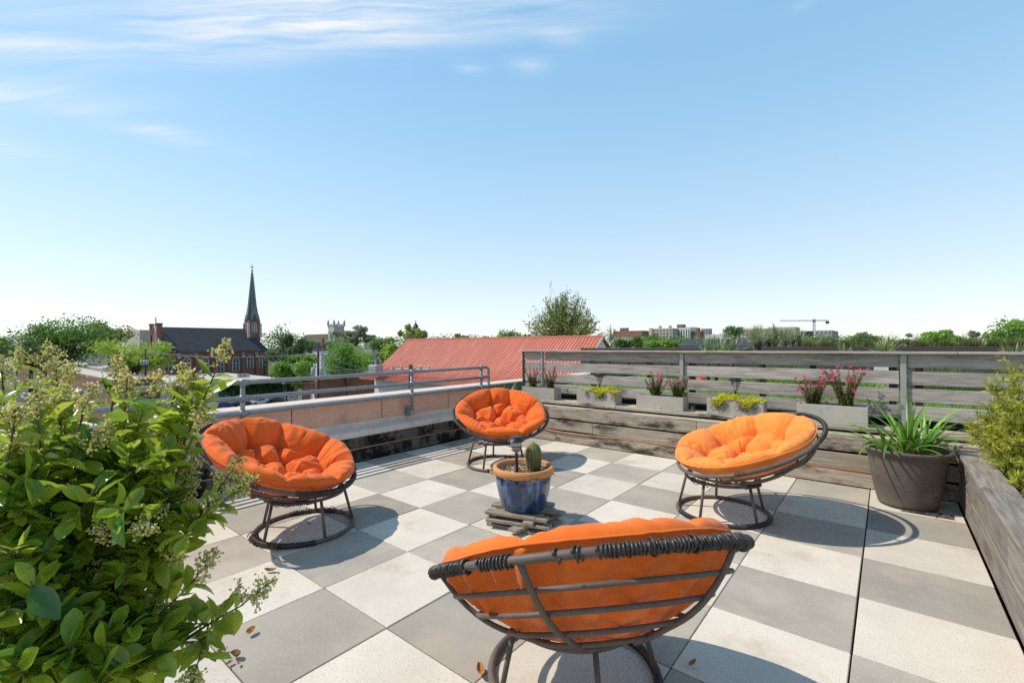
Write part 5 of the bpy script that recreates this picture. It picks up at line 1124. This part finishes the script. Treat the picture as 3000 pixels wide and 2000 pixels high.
def crane():
    D = 760; b = atd(2385, 940, D); t = thing('tower_crane', 'blue tower crane with a long jib above the office blocks', 'crane', (b[0], b[1], GZ)); s = 1.3; u = RT*np.array([1, 1, 0]); u /= np.linalg.norm(u)
    mb = MB()
    for dx in (-s, s):
        for dy in (-s, s): mb.tube([(b[0]+dx, b[1]+dy, GZ), (b[0]+dx, b[1]+dy, b[2]+4)], .35, 4)
    z = GZ
    while z < b[2]: mb.tube([(b[0]-s, b[1]-s, z), (b[0]+s, b[1]-s, z+3)], .22, 4); mb.tube([(b[0]+s, b[1]-s, z), (b[0]+s, b[1]+s, z+3)], .22, 4); z += 3
    mb.obj('mast', M['crane'], t)
    l, r = atd(2285, 941, D), atd(2428, 940, D); mb = MB(); N = 26; P = [l+(r-l)*i/N for i in range(N+1)]
    mb.tube([P[0], P[-1]], .3, 4); mb.tube([P[0]+[0, 0, 1.6], P[-1]+[0, 0, 1.6]], .25, 4)
    for i in range(N): mb.tube([P[i], P[i+1]+[0, 0, 1.6]], .16, 4)
    mb.obj('jib', M['crane'], t); MB().box(b[0]-2, b[0]+2, b[1]-2, b[1]+2, b[2]-2, b[2]+1.5).obj('cab', M['crane'], t); k = atd(2424, 941, D); MB().box(k[0]-2.5, k[0]+2.5, k[1]-1, k[1]+1, k[2]-4, k[2]).obj('counterweight', M['corten'], t)
crane()
# ---- utility poles and wires
def pole(px, top, D, label, r, arm=None, trans=2, armz=.6):
    p = atd(px, top, D); t = thing('utility_pole', label, 'utility pole', (p[0], p[1], GZ)); MB().tube([(p[0], p[1], GZ), (p[0], p[1], p[2])], [r*1.25, r], 10).obj('shaft', M['timber_pole'], t, True); u = RT
    for k in range(arm or 0):
        z = p[2]-armz-k*1.1; a = p+u*-1.5; b = p+u*1.5; MB().tube([(a[0], a[1], z), (b[0], b[1], z)], .08, 4).obj('crossarm', M['stone'], t)
        for s in (-1.35, -.7, .7, 1.35): q = p+u*s; MB().lathe([(.05, 0), (.08, .05), (.05, .1), (.08, .15), (.03, .22)], 7, (q[0], q[1], z+.07)).obj('insulator', M['galv'], t)
    for k in range(trans):
        s = (-.62, .62, 0)[k]; q = p+u*s-FW*.25; MB().lathe([(.05, -.02), (.27, 0), (.29, .05), (.29, 1.0), (.22, 1.1), (.05, 1.14)], 12, (q[0], q[1], p[2]-3.6)).obj('transformer', M['galv'], t, True)
    return p
pA = pole(932, 1026, 67, 'dark timber utility pole with transformers before the bright green trees', .16, 1, 2)
pB = pole(1203, 1068, 34, 'timber utility pole with a long crossarm before the red roof', .15, 1, 0, .35)
pC = pole(426, 1022, 105, 'utility pole with three grey transformers left of the church windows', .16, 1, 3)
def wire(a, b, sag, label='thin overhead wire strung between utility poles'):
    a = np.array(a); b = np.array(b); pts = [a+(b-a)*u-np.array([0, 0, 4*sag*u*(1-u)]) for u in np.linspace(0, 1, 12)]; tag(MB().tube(pts, .022, 4).obj('overhead_wire', M['wire']), label, 'wire', 'overhead wires between the poles')
for s in (-1.35, -.7, .7, 1.35): wire(pA+RT*s-[0, 0, .5], pC+RT*s-[0, 0, .5], .9, 'thin overhead wire from the dark pole to the pole with three transformers')
for s in (-.3, .3): wire(pA+RT*s-[0, 0, 2.4], atd(1120, 1075, 60)+[0, 0, s], .6, 'thin overhead wire from the dark pole to the red-roofed building'); wire(pA-[0, 0, 4.5+s], pC-[0, 0, 4.5+s], .8, 'lower sagging cable from the dark pole to the pole with three transformers')
for s in (-1.35, 1.35): wire(pA+RT*s-[0, 0, .5], pB+RT*s*.7-[0, 0, .2], 1.0, 'thin overhead wire from the dark pole to the pole before the red roof')
wire(pB-[0, 0, 1.2], atd(1560, 1110, 30), .4, 'thin overhead wire crossing in front of the red metal roof'); wire(pC-[0, 0, .5], atd(-40, 1060, 90), .8, 'thin overhead wire running behind the flowering privet')
# ---- cars in the lot
cm = {}
for k, c_ in dict(white=(.72, .72, .71), blue=(.02, .06, .30), dark=(.03, .032, .035), silver=(.5, .5, .5), black=(.015, .015, .017)).items(): cm[k] = pmat('car_'+k, c_, c_, rough=.25, spec=.6, coat=.6)
tyre = flat('tyre', (.02, .02, .02), .9)
def car(px, py, colr, label, suv=0.0):
    d = (CAM[2]-GZ-.05)*F_PX/(py-1013.5); p = atd(px, py, d); p[2] = GZ+.05; t = thing('parked_car', label, 'car', tuple(p), 'cars parked along the ivy wall')
    P = [(-2.2, .35), (-2.25, .7), (-2.1, .95), (-1.2, 1.02+.05*suv), (-.55, 1.42+.22*suv), (.75, 1.46+.25*suv), (1.6+.25*suv, 1.08+.2*suv), (2.15, 1.0), (2.25, .65), (2.2, .35)]
    def prof(P, w0, w1, zs): return P
    V = []; n = len(P)
    for s, k in ((-.86, 1), (.86, 1)):
        for (y, z) in P: V.append((p[0]+s*(1 if z < 1.05 else .82), p[1]+y, p[2]+z))
    Fq = [tuple(range(n-1, -1, -1)), tuple(range(n, 2*n))]+[(i, (i+1) % n, (i+1) % n+n, i+n) for i in range(n)]
    b = MB().add(V, Fq).obj('body', cm[colr], t)
    W = [(-1.05, 1.03+.05*suv), (-.5, 1.38+.2*suv), (.7, 1.41+.22*suv), (1.4+.2*suv, 1.08+.18*suv)]
    for s in (-1, 1): MB().add([(p[0]+s*(.9 if z < 1.12 else .74), p[1]+y, p[2]+z) for y, z in W], [(0, 1, 2, 3), (3, 2, 1, 0)]).obj('side_window', M['pane'], t)
    MB().add([(p[0]-.7, p[1]-1.22, p[2]+1.05), (p[0]+.7, p[1]-1.22, p[2]+1.05), (p[0]+.62, p[1]-.58, p[2]+1.43+.22*suv), (p[0]-.62, p[1]-.58, p[2]+1.43+.22*suv)], [(0, 1, 2, 3)]).obj('windscreen', M['pane'], t)
    for sx in (-.78, .78):
        for y in (-1.4, 1.35):
            w = MB().lathe([(.1, -.11), (.31, -.11), (.33, 0), (.31, .11), (.1, .11)], 14, M=Matrix.Rotation(math.pi/2, 4, 'Y')); w.v = [(a+p[0]+sx, b_+p[1]+y, c2+p[2]+.33) for a, b_, c2 in w.v]; wo = w.obj('wheel', tyre, t)
    for sx in (-.6, .6): MB().chamfer(p[0]+sx-.2, p[0]+sx+.2, p[1]-2.27, p[1]-2.2, p[2]+.68, p[2]+.84, .02).obj('headlight', M['frame'], t); MB().chamfer(p[0]+sx-.2, p[0]+sx+.2, p[1]+2.19, p[1]+2.25, p[2]+.7, p[2]+.88, .02).obj('tail_light', M['red_roof'], t)
for px, py, cl, lab, sv in [(578, 1202, 'white', 'white saloon car parked behind the red parking sign', 0), (650, 1195, 'blue', 'bright blue saloon car in the lot', 0), (706, 1190, 'dark', 'dark saloon car between the blue and the white car', 0), (762, 1184, 'white', 'white hatchback parked beside the dark cars', .6), (808, 1180, 'black', 'black car parked beside the lamp post', .2), (851, 1176, 'silver', 'silver car half hidden by the orange brick building', .3)]: car(px, py, cl, lab, sv)
for k, (px, lab) in enumerate(((800, 'pale car stopped at the street corner by the church'), (812, 'dark car waiting at the street corner by the church'))):
    car(px, 1090+k, ('silver', 'black')[k], lab)
# red parking sign
def sign(px, py, D, w, h, label, letter):
    c = atd(px, py, D); t = thing('parking_sign', label, 'sign', (c[0], c[1], GZ)); u = np.array([RT[0], RT[1], 0]); u /= np.linalg.norm(u); R = Matrix(((u[0], -u[1], 0, c[0]), (u[1], u[0], 0, c[1]), (0, 0, 1, c[2]), (0, 0, 0, 1)))
    red = M.setdefault('sign_red', flat('sign_red', (.55, .03, .03), .5)); MB().chamfer(-w/2, w/2, -.03, .03, -h/2, h/2, .01, R).obj('panel', red, t); MB().box(-.05, .05, .031, .1, GZ-c[2], h/2, R).obj('post', M['galv'], t)
    mb = MB()
    if letter:
        mb.tube([R @ Vector((math.cos(a)*w*.32, -.045, h*.14+math.sin(a)*w*.32)) for a in np.linspace(0, 6.28, 21)[:-1]], .03*w, 4, closed=True); x = -w*.10
        mb.box(x-w*.04, x+w*.04, -.05, -.031, h*.14-w*.2, h*.14+w*.2, R); mb.tube([R @ Vector((x+w*.02+math.cos(a)*w*.12, -.045, h*.14+w*.09+math.sin(a)*w*.10)) for a in np.linspace(-1.57, 1.57, 9)], .035*w, 4)
        for q in range(2): mb.box(-w*.3, w*.3, -.05, -.031, -h*.38+q*h*.1, -h*.33+q*h*.1, R)
    else:
        for q in range(5): mb.box(-w*.3, w*.3, -.05, -.031, -h*.36+q*h*.16, -h*.29+q*h*.16, R)
    mb.obj('lettering', M['frame'], t)
sign(608, 1192, 100, .98, 1.15, 'red parking sign with a white circled P', True); sign(626, 1190, 100, .5, 1.0, 'narrow red sign with white lines beside the parking sign', False)
p = on_ground(831, 118); t = thing('lot_lamp', 'slim dark lamp post in front of the ivy wall', 'lamp post', tuple(p)); zt2 = atd(831, 1124, 118)[2]; MB().tube([tuple(p), (p[0], p[1], zt2)], .12, 8).obj('post', M['corten'], t); MB().chamfer(p[0]-.5, p[0]+.5, p[1]-.25, p[1]+.25, zt2-.05, zt2+.12, .03).obj('lamp_head', M['galv'], t)

# ================================================================== trees
def tree(px, hw, top, bot, D, mt, label, seed, n=3200, clumps=18, leaf=3.2, sparse=False, group='trees in the town', base=GZ, deep=1.0, rad=.40):
    r = np.random.default_rng(seed); zt, zb = atd(px, top, D)[2], atd(px, bot, D)[2]; c = atd(px, 1000, D); rx = hw*D/F_PX; cz = (zt+zb)/2; rz = (zt-zb)/2
    c = np.array([c[0], c[1], cz]); t = thing('tree', label, 'tree', (c[0], c[1], base), group)
    d = r.normal(size=(clumps, 3)); d /= np.linalg.norm(d, axis=1)[:, None]; q = r.uniform(.30, .92, (clumps, 1)); d[:, 2] = d[:, 2]*.9+.08
    cc = c+d*q*np.array([rx, rx*deep, rz]); cr = rad*r.uniform(.45, 1.2, clumps)
    n = int(n*2.3); k = r.integers(0, clumps, n); u = r.normal(size=(n, 3)); u /= np.linalg.norm(u, axis=1)[:, None]; ra = r.uniform(.45, 1.0, (n, 1))**(.6)
    P = cc[k]+u*ra*cr[k][:, None]*np.array([rx, rx*deep, max(rz, rx*.55)])*(1+.25*r.normal(size=(n, 1)))
    a = r.normal(size=(n, 3)); a /= np.linalg.norm(a, axis=1)[:, None]; b = np.cross(a, r.normal(size=(n, 3))); b /= np.linalg.norm(b, axis=1)[:, None]; L = leaf*D/F_PX*r.uniform(.6, 1.35, (n, 1))
    V = np.stack([P-a*L, P+b*L*.62, P+a*L, P-b*L*.62], 1).reshape(-1, 3); ct = r.uniform(.1, .9, clumps)
    mobj('crown', npmesh(V, np.arange(4*n).reshape(n, 4), tint=np.repeat(np.clip(ct[k]*.6+r.uniform(0, .4, n), 0, 1), 4)), M['tree_'+mt], t)['kind'] = 'stuff'
    mb = MB(); tr = max(.18, rx*.055); mb.tube([(c[0], c[1], base), (c[0]+.1*rx*r.normal(), c[1], (base+zb)/2), (c[0], c[1], zb+rz*.3)], [tr*1.2, tr, tr*.8], 8); tk = mb.obj('trunk', M['bark'], t, True)
    mb = MB()
    for i in range(min(clumps, 16)): m = c*.5+cc[i]*.5+[0, 0, -.12*rz]; mb.tube([(c[0], c[1], zb+rz*.1*(i % 4)), tuple(m), tuple(cc[i])], [tr*.55, tr*.35, tr*.12], 5)
    mb.obj('limbs', M['bark'], t)
TR = [(188, 112, 938, 1085, 150, 'green', 'big round dark green tree left of the church', 4200, 26), (318, 52, 944, 1030, 175, 'olive', 'olive-brown tree between the round tree and the church', 1800, 14), (395, 92, 990, 1085, 118, 'lime', 'bright yellow-green spreading tree before the church gable', 3400, 22), (10, 40, 985, 1040, 140, 'bright', 'light green tree at the far left below the white house', 1400, 10),
      (90, 90, 1000, 1080, 135, 'dark', 'dark understorey tree under the big round tree', 1800, 12), (832, 60, 956, 1065, 215, 'dark', 'dark open-crowned tree right of the church spire', 1500, 13), (868, 38, 985, 1060, 205, 'dark', 'smaller dark tree beside the open-crowned one', 900, 8), (905, 30, 985, 1030, 260, 'far', 'olive tree before the brown church roof', 700, 8),
      (1040, 62, 953, 1010, 250, 'grey', 'airy grey-green tree beside the pale church tower', 1300, 14), (1110, 50, 980, 1025, 240, 'far', 'green tree below the far office block', 1100, 10), (875, 68, 1038, 1110, 96, 'bright', 'bright green bushy tree left of the utility pole', 2600, 16), (838, 40, 1065, 1110, 108, 'bright', 'bright green low tree by the street corner', 1400, 10),
      (1012, 74, 998, 1098, 92, 'bright', 'feathery bright green tree right of the utility pole', 3400, 20), (1203, 50, 930, 1015, 105, 'spring', 'tall thin yellow-green tree rising behind the red roof end', 900, 14), (1150, 42, 985, 1065, 95, 'lime', 'yellow-green tree against the red roof edge', 1300, 12), (1272, 24, 970, 1010, 110, 'spring', 'small yellow-green tree tip above the red roof', 380, 6),
      (1350, 36, 974, 1000, 330, 'green', 'distant green tree above the red ridge', 700, 6), (1425, 30, 982, 1000, 340, 'far', 'paler distant tree above the red ridge', 600, 6), (1505, 64, 974, 1000, 300, 'green', 'broad distant green tree left of the tall loose tree', 1300, 10), (1652, 100, 862, 1010, 62, 'olive', 'tall loose upright tree behind the red roof', 0, 0),
      (1790, 26, 937, 1000, 120, 'grey', 'nearly bare grey tree beside the tall loose tree', 0, 0), (2158, 40, 951, 990, 420, 'far', 'airy distant tree between hospital and offices', 800, 9), (1885, 48, 976, 1015, 230, 'green', 'green tree in front of the hospital base', 1000, 9), (1985, 46, 992, 1018, 200, 'bright', 'bushy tree below the striped hospital block', 900, 8), (1835, 40, 995, 1016, 210, 'dark', 'dark low tree below the brick hospital', 800, 8), (1930, 42, 985, 1016, 190, 'bright', 'light green tree below the beige hospital block', 900, 8),
      (2524, 38, 973, 1006, 130, 'far', 'light green tree behind the clipped grass row', 900, 8), (2752, 56, 962, 1012, 120, 'bright', 'rounded bright green tree behind the roof garden', 1500, 12), (2965, 66, 936, 1015, 95, 'bright', 'large bright green tree at the right end of the roof garden', 2000, 14), (2855, 30, 962, 1005, 125, 'grey', 'airy grey-green tree left of the large bright tree', 420, 9), (2660, 26, 978, 1006, 150, 'far', 'small tree before the far roofs', 380, 6), (2440, 40, 988, 1010, 160, 'far', 'low tree below the grey office block', 700, 7), (2600, 44, 990, 1010, 180, 'far', 'low distant tree left of the rounded tree', 700, 7), (2375, 50, 985, 1008, 200, 'far', 'low distant tree below the crane', 700, 7)]
for k, (px, hw, tp, bt, D, mt, lab, n, cl) in enumerate(TR):
    if n: tree(px, hw, tp, bt+(22 if D < 130 else 10), D, mt, lab, 100+k, n, cl, rad=.30 if mt in ('grey', 'spring') else .41, leaf=3.4 if D < 200 else 2.8)
def upright_tree(px, hw, top, bot, D, mt, label, seed, nb, leaves, lsize, bare=False):
    r = np.random.default_rng(seed); c = atd(px, 1000, D); zt, zb = atd(px, top, D)[2], atd(px, bot, D)[2]; rx = hw*D/F_PX
    t = thing('tree', label, 'tree', (c[0], c[1], GZ), 'trees in the town'); mb = MB(); tr = rx*.045; mb.tube([(c[0], c[1], GZ), (c[0], c[1], zb), (c[0]+.05*rx, c[1], zb+(zt-zb)*.35)], [tr*1.3, tr, tr*.6], 8); mb.obj('trunk', M['bark'], t, True)
    lb = MB(); P = []
    for k in range(nb):
        a = r.uniform(0, 6.28); u = r.uniform(0, 1)**.7; e = np.array([c[0]+rx*u*math.cos(a), c[1]+rx*u*math.sin(a), zb+(zt-zb)*(1-.75*u**1.6)*r.uniform(.7, 1.0)]); s = np.array([c[0], c[1], zb-(zt-zb)*.1+(zt-zb)*.3*r.uniform(0, 1)]); m = s*.45+e*.55; m[2] -= (zt-zb)*.08; pts = [s, s*.6+m*.4, m, m*.5+e*.5, e]
        lb.tube(pts, [tr*.4, tr*.3, tr*.2, tr*.12, tr*.05], 4)
        for j in range(4 if not bare else 7):
            v = r.uniform(.35, .95); i = min(3, int(v*4)); p = pts[i]+(pts[i+1]-pts[i])*(v*4-i); q = p+np.array([r.normal()*rx*.13, r.normal()*rx*.13, abs(r.normal())*rx*.22]); lb.tube([p, q], [tr*.1, tr*.035], 3); P.append((p, q))
        P.append((pts[2], pts[4])); P.append((pts[3], pts[4]))
    lb.obj('limbs', M['bark'], t)
    n = leaves; k = r.integers(0, len(P), n); w = r.uniform(0, 1.05, (n, 1)); A = np.array([p for p, _ in P])[k]; B = np.array([q for _, q in P])[k]; X = A+(B-A)*w+r.normal(size=(n, 3))*rx*.035
    a = r.normal(size=(n, 3)); a /= np.linalg.norm(a, axis=1)[:, None]; b = np.cross(a, r.normal(size=(n, 3))); b /= np.linalg.norm(b, axis=1)[:, None]; L = lsize*r.uniform(.6, 1.3, (n, 1)); V = np.stack([X-a*L, X+b*L*.6, X+a*L, X-b*L*.6], 1).reshape(-1, 3)
    mobj('crown', npmesh(V, np.arange(4*n).reshape(n, 4), tint=np.repeat(r.uniform(0, 1, n), 4)), M['tree_'+mt], t)['kind'] = 'stuff'
upright_tree(1652, 122, 848, 1010, 62, 'spring', 'tall loose upright tree behind the red roof', 5, 100, 10500, .13)
upright_tree(1790, 24, 937, 1000, 120, 'grey', 'nearly bare grey tree beside the tall loose tree', 6, 26, 260, .16, True)
# the wooded town edge, one mass
r = np.random.default_rng(8); n = 26000; px = r.uniform(-500, 3500, n); D = r.uniform(260, 700, n); k = np.floor(px/37+D/90).astype(int)
hgt = 992+9*np.sin(k*12.9898)+5*np.sin(k*4.1)-6*(px < 900); py = hgt+(1022-hgt)*r.uniform(0, 1, n)**1.2; rays = FW[None]+RT[None]*((px-1500)/F_PX)[:, None]-UP[None]*((py-1000)/F_PX)[:, None]; P = CAM+rays*D[:, None]
a = r.normal(size=(n, 3)); a /= np.linalg.norm(a, axis=1)[:, None]; b = np.cross(a, r.normal(size=(n, 3))); b /= np.linalg.norm(b, axis=1)[:, None]; L = (D*3.0/F_PX)[:, None]*r.uniform(.6, 1.4, (n, 1)); V = np.stack([P-a*L, P+b*L*.62, P+a*L, P-b*L*.62], 1).reshape(-1, 3)
o = mobj('far_woods', npmesh(V, np.arange(4*n).reshape(n, 4), tint=np.repeat(np.clip(.5+.35*np.sin(k*7.7)+r.normal(0, .15, n), 0, 1), 4)), M['tree_far']); tag(o, 'distant mass of treetops along the horizon', 'trees', kind='stuff')
